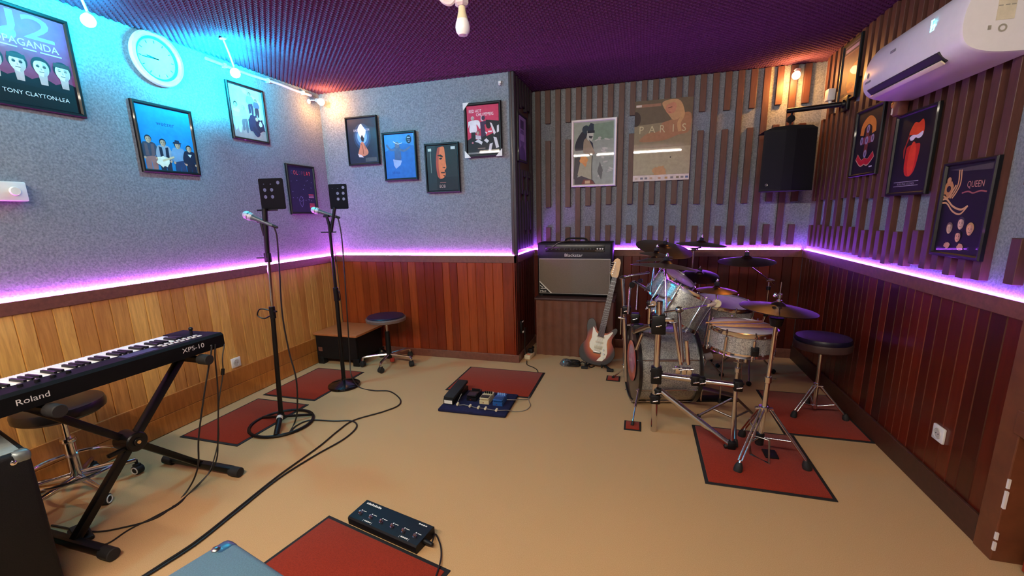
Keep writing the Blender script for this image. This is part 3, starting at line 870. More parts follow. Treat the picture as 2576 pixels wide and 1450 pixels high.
def stomp(label, x, y, w_, d_, rgb, rgbtread, rz=0.0, knob=None):
    m_ = mat('pedal_paint_%02x%02x%02x' % rgb, rgb, 0.35, metal=0.2, coat=0.3, var=0.06)
    t = thing('effects_pedal', label, 'pedal', (x, y, 0.0245), rz, 'compact effects pedals')
    a = w_ / 2
    mb = MB(); n0 = [(-d_ / 2, 0), (-d_ / 2, 0.028), (d_ * 0.18, 0.042), (d_ / 2, 0.046), (d_ / 2, 0)]
    mb.M = Matrix.Rotation(PI / 2, 4, 'Z'); mb.prism([(p, q) for p, q in n0], -a, a); part('body', mb, m_, t)
    mb = MB(); mb.M = Matrix.Translation((0, -d_ * 0.2, 0.043)) @ Matrix.Rotation(math.radians(4), 4, 'X'); mb.box((-a * 0.98, -d_ * 0.3, -0.006), (a * 0.98, d_ * 0.26, 0.006), 0.003); tr = part('treadle', mb, m_, t)
    mb = MB(); mb.M = Matrix.Translation((0, -d_ * 0.2, 0.0495)) @ Matrix.Rotation(math.radians(4), 4, 'X'); mb.box((-a * 0.85, -d_ * 0.25, -0.001), (a * 0.85, d_ * 0.08, 0.0015)); part('rubber_pad', mb, mat('pad_%02x%02x%02x' % rgbtread, rgbtread, 0.6), tr)
    for k in range(4):
        xx = -a * 0.66 + k * a * 0.44
        mb = MB().cyl((xx, d_ * 0.28, 0.042), (xx, d_ * 0.28, 0.06), 0.0065); part('knob', mb, knob or M_BLACK, t)
    mb = MB().box((-a * 0.3, -d_ / 2 - 0.001, 0.008), (-a * 0.08, -d_ / 2 + 0.002, 0.014)); part('indicator_light', mb, mat('dark_red_led', (110, 16, 16), 0.3), t)
stomp('black effects pedal beside the rocker pedal', -1.185, 2.895, 0.075, 0.13, (22, 20, 22), (50, 30, 34))
stomp('cream effects pedal in the middle of the pedal board', -1.072, 2.868, 0.073, 0.13, (222, 206, 160), (40, 34, 32))
stomp('blue effects pedal at the right of the pedal board', -0.966, 2.86, 0.073, 0.125, (40, 92, 160), (30, 62, 110), knob=mat('pale_blue_knob', (120, 160, 210), 0.4))
t = thing('patch_cable', 'grey power lead with white plugs strung along the front of the pedals', 'cable', (0, 0, 0))
kp = [(-1.262, 2.83, 0.075), (-1.255, 2.735, 0.036), (-1.205, 2.742, 0.032), (-1.15, 2.735, 0.03), (-1.1, 2.722, 0.03), (-1.06, 2.72, 0.032), (-1.0, 2.716, 0.032), (-0.975, 2.715, 0.03), (-0.93, 2.71, 0.034), (-0.87, 2.735, 0.03), (-0.82, 2.78, 0.005), (-0.76, 2.82, 0.004), (-0.745, 2.9, 0.004), (-0.775, 2.98, 0.0035), (-0.8, 3.07, 0.003)]
mb = MB().tube(smooth_line(kp), 0.0028, 6); part('lead', mb, mat('grey_lead', (120, 112, 106), 0.5), t)
for p in ((-1.255, 2.735, 0.036), (-1.155, 2.732, 0.034), (-1.085, 2.719, 0.035), (-1.03, 2.717, 0.035), (-0.945, 2.71, 0.035)):
    mb = MB().cyl(V(*p) + V(0, -0.012, 0.0), V(*p) + V(0, 0.014, 0.002), 0.0085); part('plug', mb, M_CREAM, t)
cable([(-0.915, 2.865, 0.05), (-0.885, 2.87, 0.05), (-0.85, 2.9, 0.04), (-0.825, 2.96, 0.02), (-0.79, 3.01, 0.004), (-0.79, 3.08, 0.0025)], 'grey jack lead leaving the blue pedal towards the red mat', 0.003, m=mat('grey_lead', (120, 112, 106)))

# ------------------------------------------------------------------ long footswitch
fs = thing('footswitch', 'long black six button footswitch beside the nearest red mat', 'footswitch', (-1.05, 1.492, 0), math.radians(-12.2))
mb = MB(); mb.M = Matrix.Rotation(PI / 2, 4, 'Z'); mb.prism([(-0.06, 0), (-0.062, 0.032), (-0.056, 0.039), (0.056, 0.05), (0.062, 0.046), (0.062, 0)], -0.205, 0.205); part('case', mb, mat('satin_black_case', (12, 12, 17), 0.5, spec=0.25), fs)
Mt = Matrix.Translation((0, 0, 0.0452)) @ Matrix.Rotation(math.radians(5.6), 4, 'X') @ Matrix(((1, 0, 0, 0), (0, 0, 1, 0), (0, -1, 0, 0), (0, 0, 0, 1))).to_4x4()
Mflat = Matrix.Translation((0, 0, 0.0459)) @ Matrix.Rotation(math.radians(5.6), 4, 'X')
for i in range(6):
    x = -0.165 + i * 0.066
    mb = MB(); mb.M = Mflat; mb.lathe([(0.009, -0.004), (0.009, 0.002), (0.0065, 0.003), (0.006, 0.012), (0.004, 0.0145)], 16, Matrix.Translation((x, -0.022, 0))); part('foot_button', mb, M_CHROME, fs)
mb = MB(); mb.M = Mflat
def ftext(s_, x, y, size, al='l'):
    mb.text(s_, 0, 0, size, M=Matrix.Translation((x, y, 0.0004)) @ Matrix(((1, 0, 0, 0), (0, 0, 1, 0), (0, 1, 0, 0), (0, 0, 0, 1))) , align=al) 
def flat_text(mb, s_, x, y, size, z=0.0006, al='l'):
    mb.text(s_, 0, 0, size, align=al, M=Matrix(((1, 0, 0, x), (0, 0, 1, y), (0, -1, 0, z), (0, 0, 0, 1))))
for k in range(9):
    mb.box((-0.185 + k * 0.0105, 0.036, 0.0003), (-0.177 + k * 0.0105, 0.036 + 0.008 + 0.003 * (k % 2), 0.0007))
for k in range(4):
    mb.box((0.135 + k * 0.012, 0.04, 0.0003), (0.144 + k * 0.012, 0.046, 0.0007))
for x in (-0.12, 0.1):
    flat_text(mb, '[', x, -0.052, 0.013); flat_text(mb, ']', x + 0.05, -0.052, 0.013)
    for k in range(4):
        mb.box((x + 0.008 + k * 0.01, -0.05, 0.0003), (x + 0.016 + k * 0.01, -0.044, 0.0007))
for i in range(6):
    x = -0.165 + i * 0.066
    mb.lathe([(0.0001, 0.0005), (0.0035, 0.0006)], 10, Matrix.Translation((x - 0.006, -0.004, 0)), cap=False)
    mb.box((x + 0.002, -0.006, 0.0003), (x + 0.022, -0.003, 0.0006))
part('markings', mb, M_PAPERW, fs, smooth=False)
t = thing('cable', 'black cable plugged into the right end of the footswitch', 'cable', (0, 0, 0))
mb = MB().tube(smooth_line([(-0.815, 1.435, 0.022), (-0.832,1.505,0.012), (-0.788,1.462,0.006), (-0.756,1.406,0.006), (-0.736,1.346,0.012), (-0.720,1.261,0.012)]), 0.0035, 7); part('cord', mb, M_CABLE, t)
mb = MB().cyl((-0.853, 1.444, 0.024), (-0.81, 1.434, 0.022), 0.012, 0.008).cyl((-0.862, 1.446, 0.024), (-0.85, 1.443, 0.024), 0.014); part('plug', mb, M_BLACK, t)

# ------------------------------------------------------------------ amplifiers nearest the viewer
def corner_cap(root, c, sx, sy, m):
    mb = MB().sphere(c, 0.026, (1, 1, 1), 16, 8)
    return part('corner_protector', mb, m, root)
a1 = thing('amplifier', 'amplifier top tinted grey blue by painted cyan light, with one rounded corner cap, cut by the bottom edge', 'amplifier', (-1.121, 0.814, 0), math.radians(-14))
mb = MB().box((0.0, -0.30, 0.02), (0.58, 0.0, 0.5), 0.016, 3); part('cabinet', mb, M_LITTOLEX, a1)
mb = MB()
mb.box((-0.002, -0.062, 0.43), (0.062, 0.002, 0.502), 0.02, 3)
cp = part('corner_protector', mb, mat('cyan_lit_corner', (40, 74, 104), 0.35, coat=0.3), a1)  # blue here is cyan lamp light put into the corner's colour
mb = MB().lathe([(0.011, 0.5), (0.0115, 0.503), (0.008, 0.5065), (0.001, 0.5075)], 18, Matrix.Translation((0.024, -0.046, 0))); part('rivet', mb, M_STEEL, cp)
mb = MB().box((0.02, -0.303, 0.05), (0.56, -0.298, 0.47)); part('grille', mb, M_GRILLE, a1)
for x in (0.05, 0.53):
    for y in (-0.26, -0.04):
        mb = MB().cyl((x, y, 0.0), (x, y, 0.022), 0.018); part('foot', mb, M_RUBBER, a1)
a2 = thing('amplifier', 'tall black amplifier cabinet at the lower left edge with a metal corner', 'amplifier', (-2.063, 0.86, 0), math.radians(-13))
mb = MB().box((-0.6, -0.36, 0.03), (0.0, 0.0, 0.62), 0.018, 3); part('cabinet', mb, M_TOLEX, a2)
mb = MB().box((-0.045, -0.05, 0.575), (0.003, 0.003, 0.623), 0.018, 3); part('corner_protector', mb, mat('grey_steel_corner', (120, 130, 130), 0.4, metal=0.6), a2)
mb = MB().box((-0.05, -0.363, 0.575), (0.003, -0.31, 0.623), 0.018, 3); part('corner_protector', mb, mat('grey_steel_corner'), a2)
mb = MB().box((-0.47, -0.2, 0.619), (-0.02, -0.02, 0.6225), 0.001); part('top_panel', mb, mat('pale_top_panel', (150, 160, 156), 0.45, metal=0.3), a2)
mb = MB().tube(smooth_line([(-0.42, -0.1, 0.622), (-0.4, -0.1, 0.645), (-0.2, -0.1, 0.65), (-0.1, -0.1, 0.645), (-0.08, -0.1, 0.622)]), 0.009); part('handle', mb, M_BLACK, a2)
mb = MB().lathe([(0.009, 0), (0.009, 0.003), (0.004, 0.006)], 14, frame((0.0, -0.045, 0.59), (1, 0, 0))); part('rivet', mb, M_CHROME, a2)
for x in (-0.55, -0.05):
    for y in (-0.31, -0.05):
        mb = MB().cyl((x, y, 0.0), (x, y, 0.032), 0.02); part('foot', mb, M_RUBBER, a2)

# sustain pedal and cable heap by the foot of the stand
t = thing('sustain_pedal', 'black sustain pedal on the carpet beside the near foot of the keyboard stand', 'pedal', (-2.404,1.087,0.000), math.radians(-20))
mb = MB().box((-0.08, -0.035, 0), (0.07, 0.035, 0.022), 0.008); part('base', mb, M_BLACK, t)
mb = MB(); mb.M = Matrix.Translation((0, 0, 0.03)) @ Matrix.Rotation(math.radians(-8), 4, 'Y'); mb.box((-0.09, -0.025, -0.006), (0.05, 0.025, 0.006), 0.003); part('treadle', mb, M_RUBBER, t)

# ------------------------------------------------------------------ drum kit
def drum(name, label, c, axis, dia, depth, nl, group=None, roll=0.0, lug_long=True, head=M_HEAD, res=M_HEAD, hoop_m=M_CHROME, hoop_r=0.008, cat='drum', low_head=True, base=None):
    """c centre, axis from the resonant to the batter head (room space)"""
    t = thing(name, label, cat, base or tuple(c), 0, group)
    Mx = frame(c, axis) @ Matrix.Rotation(roll, 4, 'Z')
    R, h = dia / 2, depth / 2
    mb = MB().lathe([(R - 0.006, -h + 0.012), (R, -h + 0.012), (R, h - 0.012), (R - 0.006, h - 0.012)], 56, Mx, cap=False); part('shell', mb, M_SPARK, t, True)
    for nm, z, m in (('batter_head', h, head), ('resonant_head', -h, res)):
        s = 1 if z > 0 else -1
        mb = MB().lathe([(0.0005, z - 0.006 * s), (R - 0.012, z - 0.006 * s), (R - 0.004, z - 0.008 * s), (R + 0.003, z - 0.016 * s)], 56, Mx, cap=False); part(nm, mb, m, t, True)
        mb = MB().lathe([(R + 0.002, z - 0.024 * s), (R + hoop_r, z - 0.024 * s), (R + hoop_r, z - 0.004 * s), (R + hoop_r + 0.002, z + 0.001 * s), (R + 0.001, z + 0.003 * s), (R - 0.001, z - 0.004 * s), (R + 0.002, z - 0.024 * s)], 56, Mx, cap=False); part('hoop', mb, hoop_m, t, True)
    for i in range(nl):
        a = 2 * PI * i / nl
        ca, sa = math.cos(a), math.sin(a)
        L = lambda r, z: Mx @ V(r * ca, r * sa, z)
        mb = MB()
        if lug_long:
            mb.cyl(L(R + 0.008, -h * 0.55), L(R + 0.008, h * 0.55), 0.009, n=12)
        else:
            mb.cyl(L(R + 0.006, h * 0.2), L(R + 0.006, h * 0.55), 0.009, n=12).cyl(L(R + 0.006, -h * 0.55), L(R + 0.006, -h * 0.2), 0.009, n=12)
        for s in (1, -1):
            mb.cyl(L(R + 0.011, s * h * 0.5), L(R + 0.011, s * h * 1.0), 0.0032, n=8).cyl(L(R + 0.011, s * (h - 0.012)), L(R + 0.011, s * (h + 0.012)), 0.0055, n=8)
            mb.cyl(L(R, s * (h - 0.012)), L(R + 0.014, s * (h - 0.012)), 0.005, n=8)
        part('lug', mb, M_CHROME, t, True)
    return t, Mx

# bass drum, front head to the left
f_ = V(-math.cos(math.radians(13)), -math.sin(math.radians(13)), 0)
bc = V(0.165, 3.26, 0.287)
bd, Mx = drum('bass_drum', 'large silver sparkle bass drum lying on its side with a black front hoop', bc, -f_, 0.545, 0.43, 8, roll=PI / 8, hoop_m=mat('black_wood_hoop', (24, 22, 24), 0.3, coat=0.6, var=0.2), hoop_r=0.018, res=mat('dark_front_head', (38, 26, 26), 0.35, coat=0.5), base=(bc.x, bc.y, 0))
mb = MB().lathe([(0.235, -0.2125), (0.238, -0.2105)], 48, Mx, cap=False)
mb = MB(); mb.lathe([(0.0005, -0.2165), (0.15, -0.2165)], 40, Mx @ Matrix.Translation((-0.02, 0.04, 0)), cap=False); part('head_print', mb, mat('red_orange_print', (176, 74, 56), 0.4, coat=0.4, scale=14, var=0.4), bd, True)
mb = MB(); mb.lathe([(0.10, -0.2172), (0.105, -0.2172)], 40, Mx @ Matrix.Translation((-0.02, 0.06, 0)), cap=False).lathe([(0.0005, -0.217), (0.098, -0.217)], 40, Mx @ Matrix.Translation((-0.02, 0.06, 0)), cap=False); part('head_print', mb, mat('grey_pink_print', (166, 110, 120), 0.4, coat=0.4, scale=14, var=0.3), bd, True)
mb = MB().cyl((0.03, 3.0, 0.24), (0.005, 2.87, 0.12), 0.006).cyl((0.005, 2.87, 0.12), (-0.012, 2.765, 0.018), 0.0045).cyl((0.001, 2.845, 0.1), (0.006, 2.875, 0.125), 0.009); sp = part('spur', mb, M_CHROME, bd, True)
mb = MB().cyl((-0.009, 2.775, 0.032), (-0.014, 2.758, 0.0085), 0.009, 0.011); part('rubber_foot', mb, M_RUBBER, sp, True)
mb = MB().cyl((-0.03, 3.45, 0.2), (-0.185, 3.59, 0.02), 0.006); sp = part('spur', mb, M_CHROME, bd, True)
mb = MB().cyl((-0.178, 3.584, 0.028), (-0.192, 3.597, 0.0085), 0.009, 0.011); part('rubber_foot', mb, M_RUBBER, sp, True)

# tom toms
toms_g = 'tom toms on the drum rack'
cA = V(*(0.262,3.030,0.777)); cB = V(*(0.218,3.380,0.842))
drum('tom_tom', 'nearer silver sparkle tom tom leaning to the right over the bass drum', cA, (0.46, 0.10, 0.90), 0.33, 0.235, 6, toms_g, roll=0.35)
drum('tom_tom', 'farther silver sparkle tom tom whose violet lit head shows behind the nearer one', cB, (0.52, -0.16, 0.82), 0.27, 0.2, 6, toms_g, roll=0.1, head=mat('clear_grey_head', (186, 176, 190), 0.35))
cF = V(*(0.601,3.500,0.575))
ft, MF = drum('floor_tom', 'wide dark sparkle floor tom behind the snare drum', cF, (0.10, -0.10, 0.98), 0.40, 0.31, 8, roll=0.2, base=(cF.x, cF.y, 0))
for a in (0.3, 2.4, 4.5):
    p = MF @ V(0.215 * math.cos(a), 0.215 * math.sin(a), 0.0)
    mb = MB().cyl((p.x, p.y, 0.03), (p.x, p.y, p.z + 0.05), 0.006).box((p.x - 0.014, p.y - 0.014, p.z - 0.03), (p.x + 0.014, p.y + 0.014, p.z + 0.03), 0.004); lg = part('leg', mb, M_CHROME, ft, True)
    mb = MB().cyl((p.x, p.y, 0.0), (p.x, p.y, 0.035), 0.013, 0.009); part('rubber_foot', mb, M_RUBBER, lg, True)

# snare drum on its stand
cS = V(0.605, 2.825, 0.633)
sn, MS = drum('snare_drum', 'shallow silver sparkle snare drum with sticks lying on it', cS, (0.04, -0.03, 1.0), 0.36, 0.145, 8, roll=0.15, lug_long=True)
mb = MB().box((0.62, 2.628, 0.575), (0.66, 2.648, 0.63), 0.004).box((0.627, 2.622, 0.6), (0.653, 2.632, 0.612), 0.002); part('strainer', mb, M_BLACKM, sn, True)
ss = thing('snare_stand', 'chrome snare stand with a folded tripod under the snare drum', 'drum stand', (0.605, 2.85, 0))
mb = MB().cyl((0, 0, 0.08), (0, 0, 0.42), 0.0125).cyl((0, 0, 0.4), (0, -0.01, 0.52), 0.008); part('tube', mb, M_CHROME, ss)
mb = MB().cyl((0, 0, 0.4), (0, 0, 0.43), 0.018).cyl((-0.03, -0.012, 0.47), (0.045, -0.012, 0.465), 0.004).lathe([(0.012, -0.012), (0.014, 0), (0.012, 0.012)], 16, frame((-0.012, -0.02, 0.5), (0, 1, 0))); part('tilter', mb, M_CHROME, ss)
for i, a in enumerate((0.5, 2.6, 4.7)):
    c_, s_ = math.cos(a), math.sin(a)
    mb = MB().cyl((0.0, 0.0, 0.52), (0.19 * c_, 0.19 * s_, 0.535), 0.007).cyl((0.188 * c_, 0.188 * s_, 0.53), (0.196 * c_, 0.196 * s_, 0.575), 0.009); part('basket_arm', mb, M_CHROME, ss)
for i, a in enumerate((2.75, 0.62, 4.6)):
    c_, s_ = math.cos(a), math.sin(a)
    mb = MB().box((0, 0, 0), (0, 0, 0)) if False else MB()
    mb.cyl((0.015 * c_, 0.015 * s_, 0.22), (0.22 * c_, 0.22 * s_, 0.035), 0.008).cyl((0.0, 0.0, 0.09), (0.13 * c_, 0.13 * s_, 0.118), 0.006); lg = part('leg', mb, M_STEEL, ss)
    mb = MB().cyl((0.205 * c_, 0.205 * s_, 0.048), (0.232 * c_, 0.232 * s_, 0.012), 0.014, 0.017); part('rubber_foot', mb, M_RUBBER, lg)

# sticks across the snare
def stick(a, b, label, r=0.0075):
    a, b = Vector(a), Vector(b)
    L = (b - a).length
    t = MB().lathe([(0.0005, 0), (0.004, 0.001), (0.0052, 0.006), (0.0038, 0.014), (r * 0.75, 0.06), (r, 0.12), (r, L - 0.008), (r * 0.7, L), (0.0005, L)], 14, frame((0, 0, 0), b - a), cap=False)
    o = solo('drumstick', t, M_STICK, label, 'drumstick', 'drumsticks lying on the snare drum')
    o.location = a
    return o
zt = 0.717
stick((0.395, 2.79, zt + 0.006), (0.735, 2.905, zt + 0.0), 'farthest of the three drumsticks on the snare drum')
stick((0.50, 2.755, zt + 0.004), (0.785, 2.83, zt - 0.004), 'thick middle drumstick lying across the snare drum', 0.0095)
stick((0.425, 2.735, zt + 0.007), (0.76, 2.785, zt - 0.001), 'nearest drumstick on the snare drum with the palest tip', 0.008)

# hi-hat
hs = thing('hi_hat_stand', 'chrome hi-hat stand with a tripod and foot pedal on the red mat', 'cymbal stand', (0.7, 2.565, 0))
mb = MB().cyl((-0.012, -0.01, 0.1), (0.0, 0, 0.47), 0.0135).cyl((0.0, 0, 0.46), (0.0125, 0.004, 0.82), 0.0105).cyl((0.0125, 0.004, 0.8), (0.018, 0.005, 1.015), 0.003); part('tube', mb, M_CHROME, hs)
mb = MB().cyl((-0.0, 0, 0.452), (0.0, 0, 0.488), 0.019).cyl((0.0, 0, 0.47), (0.04, 0, 0.473), 0.004).cyl((-0.008, 0, 0.28), (-0.008, 0, 0.312), 0.026).box((-0.05, -0.012, 0.288), (0.042, 0.012, 0.304), 0.004); part('collar', mb, M_CHROME, hs)
mb = MB().cyl((0.012, 0.004, 0.775), (0.0125, 0.004, 0.822), 0.028, 0.036, 26); part('cymbal_seat', mb, M_BLACK, hs)
mb = MB().cyl((-0.014, -0.01, 0.08), (-0.012, -0.008, 0.15), 0.022); part('base_sleeve', mb, M_BLACK, hs)
for i, p in enumerate(((0.545, 2.362), (0.909, 2.471), (0.645, 2.781))):
    e_ = V(p[0] - 0.7, p[1] - 2.565, 0)
    u_ = e_.normalized()
    mb = MB()
    a, b = u_ * 0.03 + V(0, 0, 0.298), e_ * 0.93 + V(0, 0, 0.062)
    s_ = V(-u_.y, u_.x, 0) * 0.009
    mb.cyl(a + s_, b + s_, 0.0055, n=12).cyl(a - s_, b - s_, 0.0055, n=12).cyl(b - u_ * 0.004, e_ * 0.965 + V(0, 0, 0.045), 0.007)
    mb.cyl(V(-0.012, -0.01, 0.125) , e_ * 0.62 + V(0, 0, 0.142), 0.006)
    lg = part('leg', mb, M_CHROME, hs)
    mb = MB().lathe([(0.021, 0), (0.023, 0.008), (0.021, 0.03), (0.012, 0.05)], 18, frame(e_ + V(0, 0, 0.006), V(0, 0, 1) - u_ * 0.3)); part('rubber_foot', mb, M_RUBBER, lg)
mb = MB(); q = [V(*(0.649,2.557,0.012)) - V(0.7, 2.565, 0), V(*(0.724,2.479,0.012)) - V(0.7, 2.565, 0), V(-0.012, -0.03, 0.13)]
pl = [q[0], q[1], q[1] * 0.3 + V(0.015, -0.03, 0.135), q[0] * 0.3 + V(-0.06, -0.02, 0.135)]
mb.tube(pl, 0.007, 8, True); part('pedal_frame', mb, M_STEEL, hs)
mb = MB(); ctr = (pl[0] + pl[1] + pl[2] + pl[3]) / 4
mb.box(V(0.02, -0.03, 0.01), V(0.09, 0.06, 0.02), 0.003); part('pedal_hinge', mb, M_BLACK, hs)

def cym_prof(R, bell=0.2, h=0.045, th=0.0012):
    rb, hb = R * bell, h * 0.5
    top = [(0.004, h), (rb * 0.5, h - hb * 0.12), (rb * 0.85, h - hb * 0.5), (rb, h - hb * 0.86)]
    for i in range(1, 9):
        t_ = i / 8
        top.append((rb + (R - rb) * t_, (h - hb * 0.86) * (1 - t_ ** 1.35)))
    return top + [(r, z - th) for r, z in reversed(top)]

def cymbal(label, c, R, n, name='cymbal', group='cymbals of the drum kit', h=None, nut=True, m=M_CYM, flip=False):
    t = thing(name, label, 'cymbal', tuple(c), 0, group)
    Mx = frame(c, n)
    if flip:
        Mx = Mx @ Matrix.Rotation(PI, 4, 'X')
    h = h or R * 0.2
    mb = MB().lathe(cym_prof(R, h=h), 56, Mx, cap=False); part('disc', mb, m, t, True, angle=60)
    if nut:
        mb = MB().lathe([(0.012, h * 0.97), (0.017, h), (0.017, h + 0.016), (0.011, h + 0.022)], 18, frame(c, n)); part('felt_washer', mb, mat('black_felt_washer', (26, 24, 36), 0.9), t, True)
        mb = MB().cyl(frame(c, n) @ V(0, 0, h + 0.02), frame(c, n) @ V(0, 0, h + 0.045), 0.005).lathe([(0.009, h + 0.024), (0.01, h + 0.028), (0.007, h + 0.038)], 12, frame(c, n)); part('wing_nut', mb, M_CHROME, t, True)
    return t
hh = cymbal('pair of hi-hat cymbals on the chrome stand over the red mat, tilted to the right', (0.713, 2.57, 0.868), 0.186, (0.085, -0.005, 1), name='hi_hat_cymbals', group=None, nut=False, h=0.042)
mb = MB().lathe(cym_prof(0.183, h=0.036), 56, frame((0.713, 2.57, 0.863), (-0.085, 0.005, -1)), cap=False); part('bottom_disc', mb, M_CYM, hh, True, angle=60)
mb = MB().cyl((0.716, 2.57, 0.908), (0.717, 2.57, 0.918), 0.014).cyl((0.717, 2.57, 0.912), (0.7175, 2.57, 0.955), 0.0075).cyl((0.717, 2.57, 0.93), (0.7175, 2.57, 0.95), 0.012).cyl((0.717, 2.57, 0.941), (0.69, 2.565, 0.942), 0.004).lathe([(0.004, -0.01), (0.01, -0.006), (0.01, 0.006), (0.004, 0.016)], 12, frame((0.693, 2.565, 0.942), (0, 0, 1))); part('clutch', mb, M_CHROME, hh, True)

c1, c2, c3, c4 = V(0.177, 3.72, 1.094), V(0.479, 3.95, 1.109), V(0.104, 3.30, 1.085), V(0.09, 3.15, 1.063)
c5, c6, c7, c8 = V(0.148, 2.82, 1.053), V(0.454, 3.72, 0.875), V(0.477, 3.02, 0.883), V(0.784, 3.72, 0.996)
cymbal('large brown crash cymbal highest on the left, tipped towards the viewer', c1, 0.222, (0.193, -0.227, 1))
cymbal('flat cymbal edge on against the glowing ledge, farthest back', c2, 0.2, (0.068, -0.013, 1))
cymbal('small splash cymbal in the left stack, upper one', c3, 0.114, (0.121, -0.006, 1), h=0.032)
cymbal('small cymbal with a tall bell just under the splash cymbal', c4, 0.12, (-0.054, 0.057, 1), h=0.03, nut=False)
cymbal('wide crash cymbal over the nearer tom tom, sloping down to the right', c5, 0.21, (0.092, 0.099, 1), h=0.045)
cymbal('violet lit cymbal with a dark bell just behind the farther tom tom', c6, 0.149, (0.023, -0.268, 1), h=0.045)
cymbal('small golden cymbal on the boom arm over the floor tom', c7, 0.122, (0.031, -0.023, 1), h=0.035, m=mat('golden_cymbal_bronze', (150, 112, 70), 0.3, metal=1.0, var=0.1, scale=18))
cymbal('large violet crash cymbal on the right in front of the red boards', c8, 0.202, (-0.022, -0.08, 1), h=0.05)

# rack of chrome tubes
rk = thing('drum_rack', 'chrome tube drum rack with black clamps in front of the bass drum', 'drum rack', (0.121, 2.731, 0))
P1 = V(0.121, 2.731, 0)
mb = MB().cyl(P1, P1 + V(0, 0, 0.86), 0.0195); part('post', mb, M_CHROME, rk, True)
barA, barB = P1 + V(0, 0, 0.385), V(0.566, 2.62, 0.40)
mb = MB().cyl(barA, barB, 0.0185); part('crossbar', mb, M_CHROME, rk, True)
d0, d1 = V(*(0.146,2.715,0.291)), V(0.548, 2.6, 0.032)
mb = MB().cyl(d0, d1, 0.0185); part('diagonal_leg', mb, M_CHROME, rk, True)
mb = MB().cyl(barB + V(-0.012, 0, 0), V(0.556, 2.602, 0.04), 0.0095); part('leg', mb, M_CHROME, rk, True)
mb = MB().box((0.53, 2.58, 0.0085), (0.578, 2.622, 0.06), 0.01).cyl((0.515, 2.592, 0.02), (0.545, 2.6, 0.03), 0.012); part('foot', mb, M_BLACK, rk, True)
def clamp(c, s=(0.03, 0.03, 0.035), m=M_BLACKM, wing=(0.05, -0.02, 0.01)):
    c = Vector(c)
    mb = MB().box(c - Vector(s), c + Vector(s), 0.008)
    mb.cyl(c + V(-s[0] * 1.2, -s[1] * 0.5, s[2] * 0.5), c + V(s[0] * 1.2, -s[1] * 0.5, s[2] * 0.5), 0.006)
    o = part('clamp', mb, m, rk, True)
    mb = MB().cyl(c + V(0, -s[1], 0), c + V(0, -s[1] - 0.02, 0), 0.006)
    mb.cyl(c + V(-0.016, -s[1] - 0.018, -0.004), c + V(0.016, -s[1] - 0.022, 0.006), 0.004); part('wing_bolt', mb, M_CHROME, o, True)
clamp(P1 + V(0, 0, 0.385), (0.032, 0.03, 0.055)); clamp(P1 + V(0.0, 0, 0.225), (0.03, 0.028, 0.03)); clamp(V(*(0.137,2.715,0.282)), (0.022, 0.022, 0.02))
clamp(P1 + V(0, 0.0, 0.715), (0.042, 0.035, 0.06)); clamp(V(*(0.072,2.750,0.836)), (0.024, 0.022, 0.02)); clamp(barB, (0.024, 0.026, 0.032))
pm = barA.lerp(barB, 0.5); clamp(pm, (0.026, 0.03, 0.032)); clamp(barA.lerp(barB, 0.58), (0.02, 0.026, 0.024))
def rod(pts, r, nm='arm', m=M_CHROME):
    mb = MB()
    for a, b in zip(pts, pts[1:]):
        mb.cyl(a, b, r, n=14)
    return part(nm, mb, m, rk, True)
rod([(0.258,2.685,0.479), (0.210,2.700,0.737)], 0.0125, 'cymbal_tube'); rod([(0.164,2.705,0.708), c5 + V(0, 0, 0.005)], 0.0062, 'cymbal_rod')
mb = MB().box(V(*(0.180,2.700,0.755)) - V(0.026, 0.016, 0.012), V(*(0.180,2.700,0.755)) + V(0.026, 0.016, 0.012), 0.004); part('tube_coupler', mb, M_CHROME, rk, True)
rod([(0.266,2.680,0.497), (0.233,2.720,0.797)], 0.0105, 'boom_tube'); rod([(0.298,2.680,0.484), (0.281,2.680,0.635)], 0.0125, 'short_tube')
mb = MB().sphere((0.232,2.720,0.812), 0.022).cyl(V(*(0.232,2.720,0.812)) + V(0.005, 0, 0), V(*(0.254,2.720,0.820)), 0.016); part('tilt_joint', mb, M_STEEL, rk, True)
rod([(0.148,2.700,0.798), (0.232,2.720,0.812), (0.435,2.950,0.803)], 0.0055, 'boom_arm')
mb = MB().cyl((0.416,2.930,0.804), (0.465,2.980,0.806), 0.014).cyl(V(*(0.482,3.000,0.805)) - V(0, 0.02, 0), V(*(0.482,3.000,0.805)) + V(0, 0.02, 0), 0.026, n=24); part('boom_knob', mb, M_CREAM, rk, True)
rod([(0.481,3.000,0.818), c7 - V(0, 0, 0.003)], 0.007, 'cymbal_rod')
for x, z in ((0.24, 0.455), (0.275, 0.45), (0.305, 0.452)):
    mb = MB().box((x - 0.014, 2.655, z - 0.026), (x + 0.014, 2.69, z + 0.014), 0.004).cyl((x - 0.03, 2.65, z + 0.004), (x + 0.022, 2.648, z + 0.016), 0.0045); part('tube_clamp', mb, M_CHROME, rk, True)
